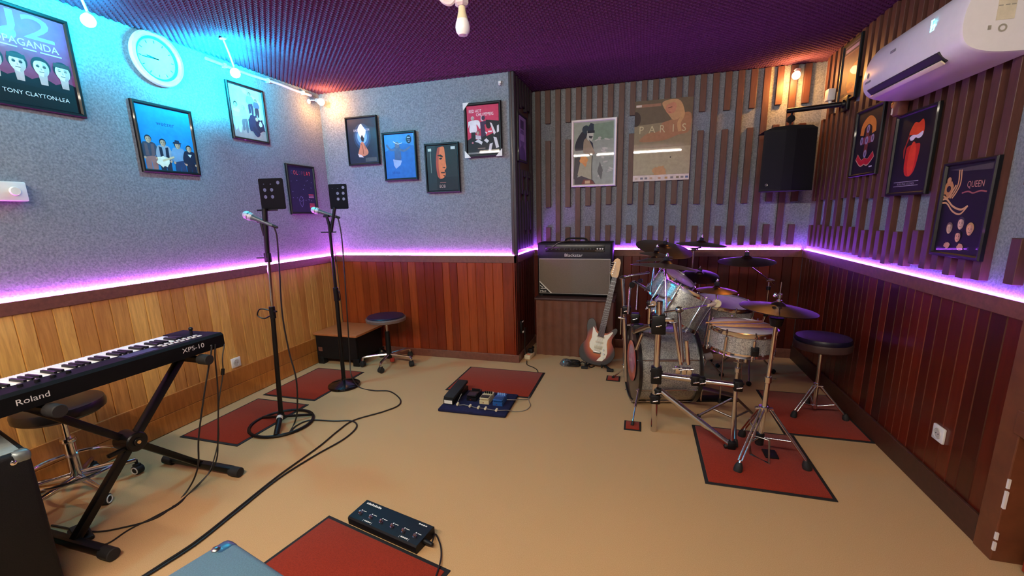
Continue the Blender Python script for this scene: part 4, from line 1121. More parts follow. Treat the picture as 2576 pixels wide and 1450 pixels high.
# left hand part of the rack
rod([(-0.072,3.350,0.081), (-0.104,3.360,0.626), (-0.127,3.380,0.901)], 0.017, 'post'); mb = MB().lathe([(0.024, 0), (0.026, 0.01), (0.012, 0.022), (0.001, 0.026)], 18, frame((-0.127,3.380,0.895), (0, 0, 1))); part('post_cap', mb, M_STEEL, rk, True)
rod([(-0.127,3.380,0.907), (0.068,3.400,0.944)], 0.0085, 'arm')
clamp((-0.089,3.330,0.665), (0.03, 0.03, 0.03)); clamp((-0.022,3.200,0.637), (0.03, 0.03, 0.035)); clamp((0.003,3.100,0.586), (0.035, 0.03, 0.03))
rod([(-0.126,3.300,0.685), (-0.126,3.300,0.477)], 0.005, 'hanging_rod'); rod([(-0.148,3.300,0.610), (-0.098,3.300,0.603)], 0.009, 'key_holder')
rod([(-0.023,3.120,0.553), (0.084,2.800,0.685)], 0.0185, 'side_bar')
rod([(-0.073,3.200,0.664), (-0.068,3.220,0.844), (-0.043,3.240,0.900), (0.005,3.280,0.865), (0.089,3.320,0.810)], 0.0095, 'tom_arm'); rod([(-0.016,3.200,0.696), (-0.014,3.240,0.877)], 0.006, 'tom_arm')
mb = MB().cyl(V(*(-0.053,3.220,0.876)) - V(0, 0.02, 0), V(*(-0.053,3.220,0.876)) + V(0, 0.02, 0), 0.02).cyl(V(*(-0.001,3.240,0.903)) - V(0, 0.015, 0), V(*(-0.001,3.240,0.903)) + V(0.01, 0.015, 0), 0.016); part('arm_joint', mb, M_BLACKM, rk, True)
rod([(0.065,2.740,0.712), (0.064,2.740,0.813), (0.076,2.760,0.854), (0.111,2.800,0.881), (0.155,2.860,0.855)], 0.0105, 'tom_arm')
mb = MB().cyl(V(*(0.083,2.740,0.846)) - V(0, 0.02, 0), V(*(0.083,2.740,0.846)) + V(0, 0.02, 0), 0.019).cyl(V(*(0.177,2.820,0.856)) - V(0, 0.015, 0), V(*(0.177,2.820,0.856)) + V(0, 0.03, 0), 0.014); part('arm_joint', mb, M_CHROME, rk, True)
rod([(0.029,2.900,0.602), (-0.007,2.920,0.483)], 0.011, 'boom_end')
rod([(0.078,3.200,0.831), c3 + V(0, 0, 0.005)], 0.0055, 'cymbal_rod'); rod([(0.093,3.100,0.929), c4 + V(0, 0, 0.005)], 0.0045, 'cymbal_rod')

# stands of the rear cymbals
def cstand(label, base, top, bend=None):
    base, top = Vector(base), Vector(top)
    t = thing('cymbal_stand', label, 'cymbal stand', tuple(base), 0, 'cymbal stands behind the drums')
    b_ = Vector(bend) if bend else V(base.x, base.y, top.z - 0.02)
    mb = MB().cyl(base + V(0, 0, 0.1), V(b_.x, b_.y, 0.55), 0.0125).cyl(V(b_.x, b_.y, 0.53), b_, 0.009); part('tube', mb, M_CHROME, t, True)
    if bend:
        mb = MB().cyl(b_ + (b_ - top) * 0.25, top, 0.006); part('boom_arm', mb, M_CHROME, t, True)
        mb = MB().cyl(b_ - V(0.02, 0, 0), b_ + V(0.02, 0, 0), 0.014).cyl(b_ + V(-0.03, -0.015, 0.012), b_ + V(0.035, -0.015, 0.004), 0.0045); part('tilter', mb, M_CHROME, t, True)
    mb = MB().cyl(V(b_.x, b_.y, 0.53), V(b_.x, b_.y, 0.56), 0.018).cyl(V(b_.x, b_.y, (0.55 + b_.z) / 2 + 0.06), V(b_.x, b_.y, (0.55 + b_.z) / 2 + 0.09), 0.016); part('collar', mb, M_BLACKM, t, True)
    for i in range(3):
        a = 0.4 + i * 2.094
        e_ = V(0.25 * math.cos(a), 0.25 * math.sin(a), 0.02)
        mb = MB().cyl(base + V(0, 0, 0.3), base + e_, 0.007); lg = part('leg', mb, M_CHROME, t, True)
        mb = MB().sphere(base + e_ + V(0, 0, 0.0), 0.02); part('rubber_foot', mb, M_RUBBER, lg, True)
    return t
cstand('chrome stand under the large brown crash cymbal at the back', (c1.x + 0.03, c1.y + 0.1, 0), c1 - V(0, 0, 0.02), (c1.x + 0.02, c1.y + 0.08, c1.z - 0.09))
cstand('chrome stand under the edge on cymbal at the back', (c2.x - 0.05, 4.12, 0), c2 - V(0, 0, 0.02), (0.433,4.020,1.065))
cstand('chrome stand under the violet lit cymbal with a dark bell', (c6.x + 0.01, c6.y + 0.02, 0), c6 - V(0, 0, 0.03))
cstand('chrome boom stand reaching left under the large violet crash cymbal', (0.9, 3.92, 0), c8 - V(-0.01, 0, 0.02), (1.000,3.900,0.826))

# kick pedal
kp_ = thing('kick_pedal', 'dark kick pedal on the floor at the right of the bass drum', 'pedal', (0.52, 3.33, 0), math.radians(13))
mb = MB().box((-0.1, -0.05, 0.0), (0.22, 0.05, 0.012), 0.004); part('base_plate', mb, M_BLACK, kp_)
mb = MB(); mb.M = Matrix.Translation((0.07, 0, 0.06)) @ Matrix.Rotation(math.radians(14), 4, 'Y'); mb.box((-0.13, -0.04, -0.006), (0.13, 0.04, 0.006), 0.004); part('foot_board', mb, M_STEEL, kp_)
mb = MB().cyl((-0.07, -0.055, 0.01), (-0.07, -0.055, 0.2), 0.008).cyl((-0.07, 0.055, 0.01), (-0.07, 0.055, 0.2), 0.008).cyl((-0.07, -0.06, 0.2), (-0.07, 0.06, 0.2), 0.007); part('yoke', mb, M_CHROME, kp_)
mb = MB().cyl((-0.07, 0.0, 0.2), (-0.02, 0, 0.33), 0.005).cyl((-0.045, 0, 0.33), (0.01, 0, 0.345), 0.026); part('beater', mb, mat('pale_beater', (190, 186, 180), 0.7), kp_)

# drum throne
th = thing('drum_throne', 'round navy topped drum throne on a chrome tripod by the right wall', 'stool', (1.175, 3.22, 0))
mb = MB().lathe([(0.001, 0.475), (0.145, 0.475), (0.163, 0.485), (0.166, 0.52), (0.161, 0.53), (0.001, 0.53)], 44, cap=False); part('seat_rim', mb, mat('dark_brown_seat_rim', (74, 52, 50), 0.5), th)
mb = seat_mesh(0.159, 0.045); mb.v = [p + V(0, 0, 0.522) for p in mb.v]; part('seat', mb, M_NAVYL, th)
mb = MB().cyl((0, 0, 0.06), (0, 0, 0.48), 0.0125).cyl((0, 0, 0.2), (0, 0, 0.235), 0.019).cyl((0, 0, 0.05), (0, 0, 0.08), 0.017).cyl((-0.03, -0.01, 0.215), (0.03, -0.02, 0.22), 0.005); part('column', mb, M_CHROME, th)
for p in ((1.03, 3.135), (1.345, 3.165), (1.19, 3.40)):
    e_ = V(p[0] - 1.175, p[1] - 3.22, 0); u_ = e_.normalized(); s_ = V(-u_.y, u_.x, 0) * 0.01
    mb = MB().cyl(u_ * 0.02 + s_ + V(0, 0, 0.215), e_ * 0.9 + s_ + V(0, 0, 0.05), 0.006).cyl(u_ * 0.02 - s_ + V(0, 0, 0.215), e_ * 0.9 - s_ + V(0, 0, 0.05), 0.006).cyl(V(0, 0, 0.065), e_ * 0.6 + V(0, 0, 0.1), 0.006); lg = part('leg', mb, M_CHROME, th)
    mb = MB().lathe([(0.018, 0), (0.02, 0.01), (0.016, 0.035), (0.01, 0.045)], 16, frame(e_ + V(0, 0, 0.0075), V(0, 0, 1) - u_ * 0.2)); part('rubber_foot', mb, M_RUBBER, lg)

# ------------------------------------------------------------------ guitar amplifier on its corrugated base
cb = thing('corrugated_cabinet', 'brown corrugated cabinet carrying the guitar amplifier in the alcove', 'cabinet', (-0.605, 4.27, 0))
mb = MB()
pts = []
nw, x0, x1 = 9, -0.36, 0.375
for i in range(nw * 8 + 1):
    x = x0 + (x1 - x0) * i / (nw * 8)
    pts.append((x, -0.18 + 0.012 * abs(math.sin(PI * i / 8))))
vs_ = [(x, y, z) for z in (0.0, 0.565) for x, y in pts]
n = len(pts)
mb.add(vs_, [(i, i + 1, n + i + 1, n + i) for i in range(n - 1)])
part('corrugated_front', mb, M_CORR, cb, angle=20)
mb = MB().box((-0.372, -0.165, 0), (-0.355, 0.2, 0.565)); part('side_panel', mb, M_TRIM, cb)
mb = MB().box((0.36, -0.165, 0), (0.377, 0.2, 0.565)); part('side_panel', mb, M_TRIM, cb)
mb = MB().box((-0.385, -0.19, 0.565), (0.39, 0.205, 0.585), 0.003); part('top', mb, mat('dark_brown_top', (64, 40, 36), 0.5), cb)

am = thing('guitar_amplifier', 'black guitar amplifier with a pale brown grille standing in the alcove', 'amplifier', (-0.617, 4.32, 0.5855))
W2 = 0.3625
mb = MB().box((-W2, -0.12, 0.01), (W2, 0.125, 0.53), 0.012); part('cabinet', mb, M_TOLEX, am)
mb = MB().box((-W2 + 0.018, -0.132, 0.375), (W2 - 0.018, -0.11, 0.515), 0.006); part('front_board', mb, mat('blue_black_tolex', (26, 26, 38), 0.5, scale=240, bump=0.5, var=0.3), am)
mb = MB().box((-W2 + 0.02, -0.13, 0.035), (W2 - 0.02, -0.115, 0.37), 0.003); part('grille', mb, M_GRILLE, am)
mb = MB().box((-W2 + 0.018, -0.1335, 0.369), (W2 - 0.018, -0.129, 0.376)).box((-W2 + 0.018, -0.1335, 0.03), (-W2 + 0.021, -0.129, 0.37)).box((W2 - 0.021, -0.1335, 0.03), (W2 - 0.018, -0.129, 0.37)).box((-W2 + 0.018, -0.1335, 0.03), (W2 - 0.018, -0.129, 0.034)); part('piping', mb, mat('pale_piping', (176, 170, 160), 0.5), am)
mb = MB().box((-0.28, -0.1345, 0.44), (0.29, -0.131, 0.51), 0.001); pn = part('control_panel', mb, mat('black_panel', (14, 14, 18), 0.3, coat=0.3), am)
for i, x in enumerate([-0.25, -0.215, -0.17, -0.14, -0.09, -0.065, -0.03, 0.0, 0.03, 0.06, 0.09, 0.13, 0.16, 0.19]):
    mb = MB().cyl((x, -0.134, 0.468), (x, -0.15, 0.468), 0.0095, 0.008, 14); part('knob', mb, mat('dark_knob', (34, 34, 44), 0.3, coat=0.4), pn)
for x in (0.222, 0.247, 0.27):
    mb = MB().cyl((x, -0.134, 0.472), (x, -0.141, 0.472), 0.008, n=12); part('switch', mb, M_PAPERW, pn)
mb = MB().box((0.2, -0.1355, 0.45), (0.285, -0.134, 0.452)); part('panel_line', mb, M_PAPERW, pn)
mb = MB().text('Blackstar', -0.005, 0.395, 0.043, -0.1328, 'c', 1.12); part('lettering', mb, ink((226, 222, 214)), am, smooth=False)
mb = MB(); mb.prism([(-W2 + 0.02, 0.034), (-W2 + 0.145, 0.034), (-W2 + 0.02, 0.155)], -0.1335, -0.13); pl_ = part('corner_badge', mb, M_BLACK, am, smooth=False)
mb = MB().text('MkII', -W2 + 0.027, 0.04, 0.03, -0.134, 'l', 1.2)
mb.prism([(-W2 + 0.13, 0.034), (-W2 + 0.145, 0.034), (-W2 + 0.02, 0.155), (-W2 + 0.02, 0.141)], -0.134, -0.1336)
mb.prism([(-W2 + 0.03, 0.075), (-W2 + 0.085, 0.075), (-W2 + 0.08, 0.082), (-W2 + 0.03, 0.082)], -0.134, -0.1336)
mb.prism([(-W2 + 0.024, 0.105), (-W2 + 0.05, 0.088), (-W2 + 0.058, 0.09), (-W2 + 0.024, 0.113)], -0.134, -0.1336); part('badge_marks', mb, M_PAPERW, pl_, smooth=False)
mb = MB().tube(smooth_line([(-0.105, 0.0, 0.53), (-0.1, 0, 0.552), (-0.06, 0, 0.562), (0.06, 0, 0.562), (0.1, 0, 0.552), (0.105, 0, 0.53)]), 0.009).box((-0.12, -0.014, 0.528), (-0.09, 0.014, 0.542), 0.003).box((0.09, -0.014, 0.528), (0.12, 0.014, 0.542), 0.003); part('handle', mb, M_BLACK, am)
for x in (-0.33, 0.33):
    for y in (-0.1, 0.1):
        mb = MB().cyl((x, y, 0), (x, y, 0.013), 0.016); part('foot', mb, M_RUBBER, am)
cable([(-0.83, 4.17, 1.07), (-0.78, 4.18, 1.11), (-0.74, 4.2, 1.1235), (-0.7, 4.3, 1.1235), (-0.66, 4.42, 1.1235)], 'thin grey cable plugged into the guitar amplifier front and lying over its top', 0.0035, m=mat('grey_lead', (120, 112, 106)))

# ------------------------------------------------------------------ electric guitar leaning before the amplifier
g0, g1 = V(-0.372, 3.805, 0.035), V(-0.188, 4.035, 0.98)
ax = (g1 - g0).normalized(); xr = V(1, 0.02, 0); xr = (xr - ax * xr.dot(ax)).normalized(); yr = ax.cross(xr)
GM = Matrix(((xr.x, yr.x, ax.x, g0.x), (xr.y, yr.y, ax.y, g0.y), (xr.z, yr.z, ax.z, g0.z), (0, 0, 0, 1)))
gt = thing('electric_guitar', 'sunburst electric guitar with a white pickguard leaning upright before the amplifier base', 'guitar', (0, 0, 0))
gt.matrix_world = GM
gt.location, gt.rotation_euler = GM.to_translation(), GM.to_euler()
ROOTM[gt] = GM
right = [(0, 0.0), (0.06, 0.006), (0.115, 0.035), (0.15, 0.085), (0.158, 0.135), (0.14, 0.185), (0.112, 0.225), (0.105, 0.26), (0.118, 0.3), (0.134, 0.335), (0.13, 0.362), (0.108, 0.366), (0.07, 0.325), (0.045, 0.305), (0.03, 0.305)]
left = [(-0.03, 0.305), (-0.045, 0.318), (-0.058, 0.345), (-0.075, 0.385), (-0.1, 0.412), (-0.13, 0.405), (-0.145, 0.375), (-0.142, 0.33), (-0.128, 0.285), (-0.12, 0.245), (-0.128, 0.2), (-0.155, 0.15), (-0.163, 0.1), (-0.148, 0.05), (-0.11, 0.015), (-0.06, 0.002)]
outline = [(p.x, p.y) for p in smooth_line([V(a, b, 0) for a, b in right + left + [(0, 0)]], 3)][:-1]
mb = MB(); n = len(outline)
cx, cz = sum(p[0] for p in outline) / n, sum(p[1] for p in outline) / n
rings = [(0.985, 0.0), (1.0, 0.006), (1.0, 0.038), (0.985, 0.044)]
vs_ = [(cx + (x - cx) * s, y, cz + (z - cz) * s) for s, y in rings for x, z in outline]
fs_ = [(j * n + i, j * n + (i + 1) % n, (j + 1) * n + (i + 1) % n, (j + 1) * n + i) for j in range(3) for i in range(n)]
fs_ += [tuple(range(n - 1, -1, -1)), tuple(3 * n + i for i in range(n))]
mb.add(vs_, fs_); part('body', mb, M_BURST, gt)
guard = [(0.012, 0.012 + 0.03), (0.06, 0.05), (0.085, 0.085), (0.09, 0.13), (0.08, 0.17), (0.068, 0.21), (0.068, 0.25), (0.085, 0.29), (0.1, 0.325), (0.09, 0.33), (0.06, 0.3), (0.035, 0.285), (-0.03, 0.285), (-0.05, 0.3), (-0.07, 0.33), (-0.085, 0.34), (-0.08, 0.29), (-0.075, 0.24), (-0.085, 0.19), (-0.075, 0.15), (-0.045, 0.125), (0.03, 0.12), (0.04, 0.09), (0.02, 0.06)]
mb = MB(); mb.prism(guard, -0.0035, -0.0002); pg = part('pickguard', mb, mat('white_pickguard', (236, 230, 206), 0.35, coat=0.3, var=0.02), gt, smooth=False)
for z, hh_ in ((0.262, 0.008), (0.212, 0.008), (0.165, 0.015)):
    mb = MB().box((-0.036, -0.008, z - hh_), (0.036, -0.0035, z + hh_), 0.002); part('pickup', mb, M_CREAM, pg)
for x, z in ((0.05, 0.15), (0.06, 0.115), (0.066, 0.08)):
    mb = MB().cyl((x, -0.0035, z), (x, -0.017, z), 0.009, 0.008, 14); part('knob', mb, M_PAPERW, pg)
mb = MB().box((-0.036, -0.013, 0.108), (0.036, -0.001, 0.128), 0.003); part('bridge', mb, M_STEEL, gt)
mb = MB(); mb.prism([(-0.028, 0.26), (0.028, 0.26), (0.0215, 0.815), (-0.0215, 0.815)], -0.008, 0.014); part('neck', mb, M_ROSE, gt, smooth=False)
mb = MB()
z = 0.815
for i in range(18):
    z = 0.13 + (0.815 - 0.13) * 2 ** (-(i + 1) / 12)
    mb.box((-0.0255, -0.0092, z - 0.001), (0.0255, -0.008, z + 0.001))
part('frets', mb, M_STEEL, gt, smooth=False)
hd = [(0.0215, 0.812), (0.028, 0.835), (0.03, 0.85), (0.024, 0.96), (0.012, 0.985), (-0.012, 0.992), (-0.03, 0.98), (-0.042, 0.955), (-0.03, 0.945), (-0.045, 0.85), (-0.038, 0.835), (-0.0215, 0.812)]
mb = MB(); mb.prism(hd, 0.0, 0.014); h_ = part('headstock', mb, M_MAPLE, gt, smooth=False)
for i in range(6):
    z = 0.846 + i * 0.02
    mb = MB().cyl((-0.026 + i * 0.001, 0, z), (-0.026 + i * 0.001, -0.01, z), 0.0045, n=10).cyl((-0.03, 0.007, z), (-0.056, 0.007, z), 0.005, n=10); part('tuning_peg', mb, M_STEEL, h_)
for i in range(6):
    x = -0.019 + i * 0.0076
    mb = MB().tube([(x * 1.25, -0.012, 0.12), (x, -0.0115, 0.815), (-0.024 + i * 0.001, -0.008, 0.846 + i * 0.02)], 0.0006, 5); part('string', mb, M_STEEL, gt)
gs = thing('guitar_stand', 'low black guitar stand holding the sunburst guitar', 'stand', (-0.345, 3.815, 0))
mb = MB().cyl((0.0, 0.08, 0.02), (0.06, 0.15, 0.36), 0.008).cyl((-0.11, -0.035, 0.02), (0.0, 0.08, 0.05), 0.01).cyl((0.12, -0.06, 0.02), (0.0, 0.08, 0.05), 0.01).cyl((0.0, 0.08, 0.05), (0.03, 0.19, 0.02), 0.01); part('frame', mb, M_BLACKM, gs)
for x, y in ((-0.11, -0.035), (0.12, -0.06), (0.03, 0.19)):
    mb = MB().box((x - 0.03, y - 0.014, 0), (x + 0.03, y + 0.014, 0.026), 0.006); part('foot', mb, M_RUBBER, gs)
for x in (-0.1, 0.045):
    mb = MB().tube(smooth_line([(x, 0.02, 0.04), (x, -0.04, 0.03), (x, -0.055, 0.055)]), 0.009); part('cradle_arm', mb, M_RUBBER, gs)

# heap of wrapped cables before the cabinet
hp = thing('cable_bundle', 'coiled black cables in a clear plastic bag before the corrugated cabinet', 'cables', (-0.572,3.821,0.000))
rnd = random.Random(3)
mb = MB()
for k in range(5):
    ph = rnd.random() * 6
    mb.tube(smooth_line([V((0.06 + 0.016 * rnd.random()) * math.cos(ph + a * 0.7), (0.03 + 0.012 * rnd.random()) * math.sin(ph + a * 0.7), 0.012 + 0.045 * (k / 5) + 0.01 * rnd.random()) for a in range(10)], 5), 0.005, 6)
part('coil', mb, M_CABLE, hp)
mb = MB(); mb.lathe([(0.001, 0.0), (0.05, 0.0), (0.075, 0.02), (0.06, 0.05), (0.03, 0.066), (0.001, 0.07)], 20, Matrix.Translation((-0.06, 0, 0)) @ Matrix.Diagonal((0.8, 0.55, 1, 1)))
for i, v in enumerate(mb.v):
    mb.v[i] = v + V(rnd.uniform(-1, 1), rnd.uniform(-1, 1), 0) * 0.008
part('plastic_bag', mb, mat('clear_plastic_film', (200, 204, 214), 0.12, trans=0.85, spec=0.7), hp)
mb = MB().tube(smooth_line([(0.05, 0.01, 0.02), (0.09, 0.0, 0.05), (0.13, -0.02, 0.04), (0.17, -0.01, 0.008), (0.2, 0.03, 0.006)]), 0.0055); part('loose_end', mb, M_CABLE, hp)

# power strip in the alcove corner
ps = thing('power_strip', 'cream power strip with a black plug on the floor in the alcove corner', 'power strip', (-1.025,3.939,0.000), math.radians(-8))
mb = MB().box((-0.032, -0.03, 0.0), (0.03, 0.11, 0.042), 0.008); part('body', mb, M_CREAM, ps)
mb = MB().box((-0.02, -0.0, 0.041), (0.018, 0.03, 0.0445), 0.002); part('switch', mb, mat('lit_red_switch', (230, 120, 90), 0.4), ps)
mb = MB().box((-0.026, 0.045, 0.042), (0.026, 0.1, 0.085), 0.01).cyl((0, 0.09, 0.06), (0.0, 0.14, 0.08), 0.012); part('plug', mb, M_BLACK, ps)
cable([(-1.022,3.868,0.004), (-0.990,3.760,0.004), (-0.924,3.708,0.004), (-0.874,3.655,0.004), (-0.848,3.591,0.003), (-0.836,3.465,0.003)], 'black power cord running from the cream strip under the red mat', 0.004)
cable([(-1.07, 4.0, 0.3), (-1.068, 3.99, 0.2), (-1.07, 3.985, 0.1), (-1.06, 3.97, 0.03), (-1.02, 3.96, 0.006), (-0.995, 4.0, 0.006)], 'black cable hanging down the dark alcove wall to the floor', 0.005)
sk = thing('wall_socket', 'dark socket with a white plug on the alcove side wall', 'socket', (XS + 0.0005, 3.92, 0.33))
mb = MB().box((0, -0.035, -0.06), (0.02, 0.035, 0.06), 0.004); part('plate', mb, M_BLACK, sk)
mb = MB().box((0.02, -0.015, -0.06), (0.03, 0.02, -0.045), 0.003).box((0.02, -0.02, 0.045), (0.026, 0.02, 0.056), 0.003); part('plug_pins', mb, M_PAPERW, sk)

# ------------------------------------------------------------------ hanging loudspeaker
sp_ = thing('loudspeaker', 'black loudspeaker hung in the back right corner from a black arm', 'loudspeaker', (1.098, 4.2, 1.53))
def spk(zs):
    out = []
    for z, w0, w1, d_ in zs:
        out.append([(-w0, 0.14 + 0.0, z), (-w1, -d_, z), (-w1 * 0.2, -d_ - 0.02, z), (w1 * 0.2, -d_ - 0.02, z), (w1, -d_, z), (w0, 0.14, z)])
    return out
lv = spk([(0.0, 0.13, 0.19, 0.1), (0.47, 0.13, 0.185, 0.1)])
mb = MB(); n = 6
mb.add(lv[0] + lv[1], [tuple(range(n - 1, -1, -1)), tuple(range(n, 2 * n))] + [(i, (i + 1) % n, n + (i + 1) % n, n + i) for i in range(n)])
mb.prism([(-0.185, 0.469), (0.185, 0.469), (0.15, 0.493), (0.0, 0.503), (-0.12, 0.493)], -0.1, 0.13); part('cabinet', mb, mat('black_speaker_box', (7, 6, 13), 0.6, scale=200, bump=0.3, spec=0.25), sp_, smooth=False)
mb = MB()
lv = spk([(0.02, 0.13, 0.18, 0.104), (0.455, 0.13, 0.176, 0.104)])
a_, b_ = [p for p in lv[0][1:5]], [p for p in lv[1][1:5]]
mb.add(a_ + b_, [(i, i + 1, 4 + i + 1, 4 + i) for i in range(3)]); part('front_grille', mb, mat('black_steel_grille', (6, 5, 16), 0.6, spec=0.25, scale=500, bump=0.6), sp_, smooth=False)
mb = MB().lathe([(0.008, 0), (0.011, 0.001)], 16, frame((-0.14, -0.113, 0.05), (-0.14, -1, 0)), cap=False).lathe([(0.0001, 0.0005), (0.004, 0.0005)], 10, frame((-0.14, -0.113, 0.05), (-0.14, -1, 0)), cap=False); part('emblem', mb, M_STEEL, sp_)
br = thing('speaker_bracket', 'black arm from the right wall with a clamp over the loudspeaker', 'bracket', (1.383, 3.9, 2.12))
mb = MB().cyl((-0.002, 0.0, 0.0), (-0.325, 0.2, 0.017), 0.018); part('arm', mb, M_BLACKM, br)
mb = MB().box((-0.02, -0.05, -0.05), (0.003, 0.05, 0.05), 0.006).cyl((-0.03, 0.01, 0.0), (0.0, 0.0, 0.0), 0.03); part('wall_plate', mb, M_BLACKM, br)
mb = MB().cyl((-0.295, 0.18, 0.0), (-0.295, 0.2, -0.085), 0.008).cyl((-0.295, 0.175, -0.045), (-0.295, 0.215, -0.045), 0.027).cyl((-0.295, 0.166, -0.045), (-0.295, 0.176, -0.045), 0.012); part('hanging_clamp', mb, M_BLACKM, br)

# ------------------------------------------------------------------ air conditioner
ac = thing('air_conditioner', 'white split air conditioner high on the right wall', 'air conditioner', (1.388, 2.69, 1.955))
prof = [(0.0, 0.295), (-0.11, 0.3), (-0.165, 0.285), (-0.205, 0.24), (-0.226, 0.18), (-0.232, 0.12), (-0.222, 0.065), (-0.19, 0.03), (-0.12, 0.008), (0.0, 0.0)]
def bar_y(prof, y0, y1, shrink=0.0):
    mb = MB(); n = len(prof)
    cx, cz = -0.11, 0.15
    def lay(y, s):
        return [(cx + (x - cx) * s, y, cz + (z - cz) * s) for x, z in prof]
    L_ = [lay(y0, 0.965), lay(y0 + 0.012, 1.0), lay(y1 - 0.03, 1.0), lay(y1 - 0.008, 0.97), lay(y1, 0.9)]
    vs_ = [p for l in L_ for p in l]
    fs_ = [tuple(range(n)), tuple(reversed([4 * n + i for i in range(n)]))]
    for j in range(4):
        fs_ += [(j * n + i, (j + 1) * n + i, (j + 1) * n + (i + 1) % n, j * n + (i + 1) % n) for i in range(n)]
    mb.add(vs_, fs_)
    return mb
part('casing', bar_y([(p.x, p.y) for p in smooth_line([V(a, b, 0) for a, b in prof], 4)], -0.41, 0.405), mat('ac_white', (222, 220, 224), 0.3, coat=0.2, var=0.02), ac)
mb = MB(); mb.M = Matrix.Translation((-0.206, 0, 0.043)) @ Matrix.Rotation(math.radians(-43), 4, 'Y'); mb.box((-0.006, -0.275, -0.024), (0.004, 0.335, 0.03), 0.003); vt = part('air_outlet', mb, mat('dark_outlet', (34, 30, 34), 0.6), ac)
mb = MB(); mb.M = Matrix.Translation((-0.2, 0, 0.033)) @ Matrix.Rotation(math.radians(-50), 4, 'Y'); mb.box((-0.014, -0.275, -0.014), (-0.008, 0.335, 0.008), 0.002)
for i in range(15):
    y = -0.25 + i * 0.04
    mb.box((-0.009, y, -0.006), (-0.004, y + 0.018, 0.004))
part('louvre', mb, M_CREAM, vt)
mb = MB(); mb.M = Matrix.Translation((0, 0, 0))
def ac_text(s_, y, z, size, x):
    mb.text(s_, 0, 0, size, M=Matrix(((0, 0, 0, x), (-1, 0, 0, y), (0, 0, 1, z), (0, 0, 0, 1))))
for k in range(4):
    mb.box((-0.2275, 0.09 + k * 0.012, 0.184), (-0.2262, 0.1 + k * 0.012, 0.196))
mb.lathe([(0.0001, 0), (0.014, 0.0)], 16, frame((-0.2335, 0.33, 0.135), (-1, 0, 0)), cap=False)
mb.box((-0.2325, 0.3, 0.098), (-0.2318, 0.36, 0.108)); part('marks', mb, mat('grey_print', (130, 130, 138), 0.5), ac, smooth=False)
mb = MB()
def seg(y, z, w_, h_):
    mb.box((-0.2285, y - w_, z), (-0.2262, y, z + h_))
y_, z_ = -0.19, 0.165
seg(y_, z_, 0.028, 0.006); seg(y_, z_ + 0.021, 0.028, 0.006); seg(y_, z_, 0.007, 0.048); seg(y_ - 0.021, z_, 0.007, 0.026); seg(y_, z_ + 0.043, 0.02, 0.006)
part('display_digit', mb, emis('display_glow', (0.1, 0.8, 1.0), 3.0), ac, smooth=False)
mb = MB()
mb.M = Matrix(((1, 0, 0, 0), (0, 1, 0, -0.4112), (0, 0, 1, 0), (0, 0, 0, 1)))
mb.box((-0.13, -0.0005, 0.12), (-0.075, 0.0005, 0.27)); mb.cur = 1; mb.M = Matrix(((1, 0, 0, 0), (0, 1, 0, -0.4119), (0, 0, 1, 0), (0, 0, 0, 1)))
for i in range(8):
    mb.box((-0.125, -0.0003, 0.262 - i * 0.009), (-0.085, 0.0003, 0.265 - i * 0.009))
for x in (-0.128, -0.108, -0.09):
    mb.box((x, -0.0003, 0.168), (x + 0.013, 0.0003, 0.172))
mb.lathe([(0.008, 0), (0.014, 0)], 18, frame((-0.105, 0, 0.092), (0, -1, 0)), cap=False); mb.box((-0.15, -0.0003, 0.09), (-0.14, 0.0003, 0.105)); part('rating_label', mb, [ink((206, 198, 176)), mat('grey_label_print', (150, 146, 134), 0.6)], ac, smooth=False)
mb = MB().cyl((-0.025, -0.413, 0.055), (-0.025, -0.40, 0.055), 0.009); part('hose_hole', mb, M_BLACK, ac)
pp = thing('pipe_cover', 'brown wrapped pipe stub under the white air conditioner', 'pipe', (1.368, 3.11, 1.885))
mb = MB().box((-0.03, -0.032, 0.0), (0.02, 0.032, 0.125), 0.01).box((-0.034, -0.036, 0.085), (0.02, 0.036, 0.092), 0.002); part('wrap', mb, M_TRIM, pp)
lb = thing('small_bulb', 'small amber bulb beside the wrapped pipe under the air conditioner', 'bulb', (1.362, 3.175, 1.945))
mb = MB().sphere((0, 0, 0.012), 0.017, (1, 1, 1.3)); part('glass', mb, mat('amber_glass', (232, 170, 60), 0.25, coat=0.5), lb)
mb = MB().cyl((0, 0, -0.04), (0, 0, -0.005), 0.013).cyl((0, 0, -0.03), (0.03, 0, -0.03), 0.008); part('socket', mb, M_CREAM, lb)
mo = thing('motion_sensor', 'small pale sensor box on the right wall behind the speaker arm', 'sensor', (1.385, 4.176, 2.2), 0)
mb = MB().box((-0.05, -0.035, 0.0), (0.002, 0.035, 0.085), 0.008); part('box', mb, M_WHITE, mo)
mb = MB().cyl((-0.02, 0, -0.03), (-0.02, 0, 0.0), 0.012).box((-0.03, -0.05, -0.055), (0.0, -0.02, -0.02), 0.004); part('bracket', mb, M_WHITE, mo)

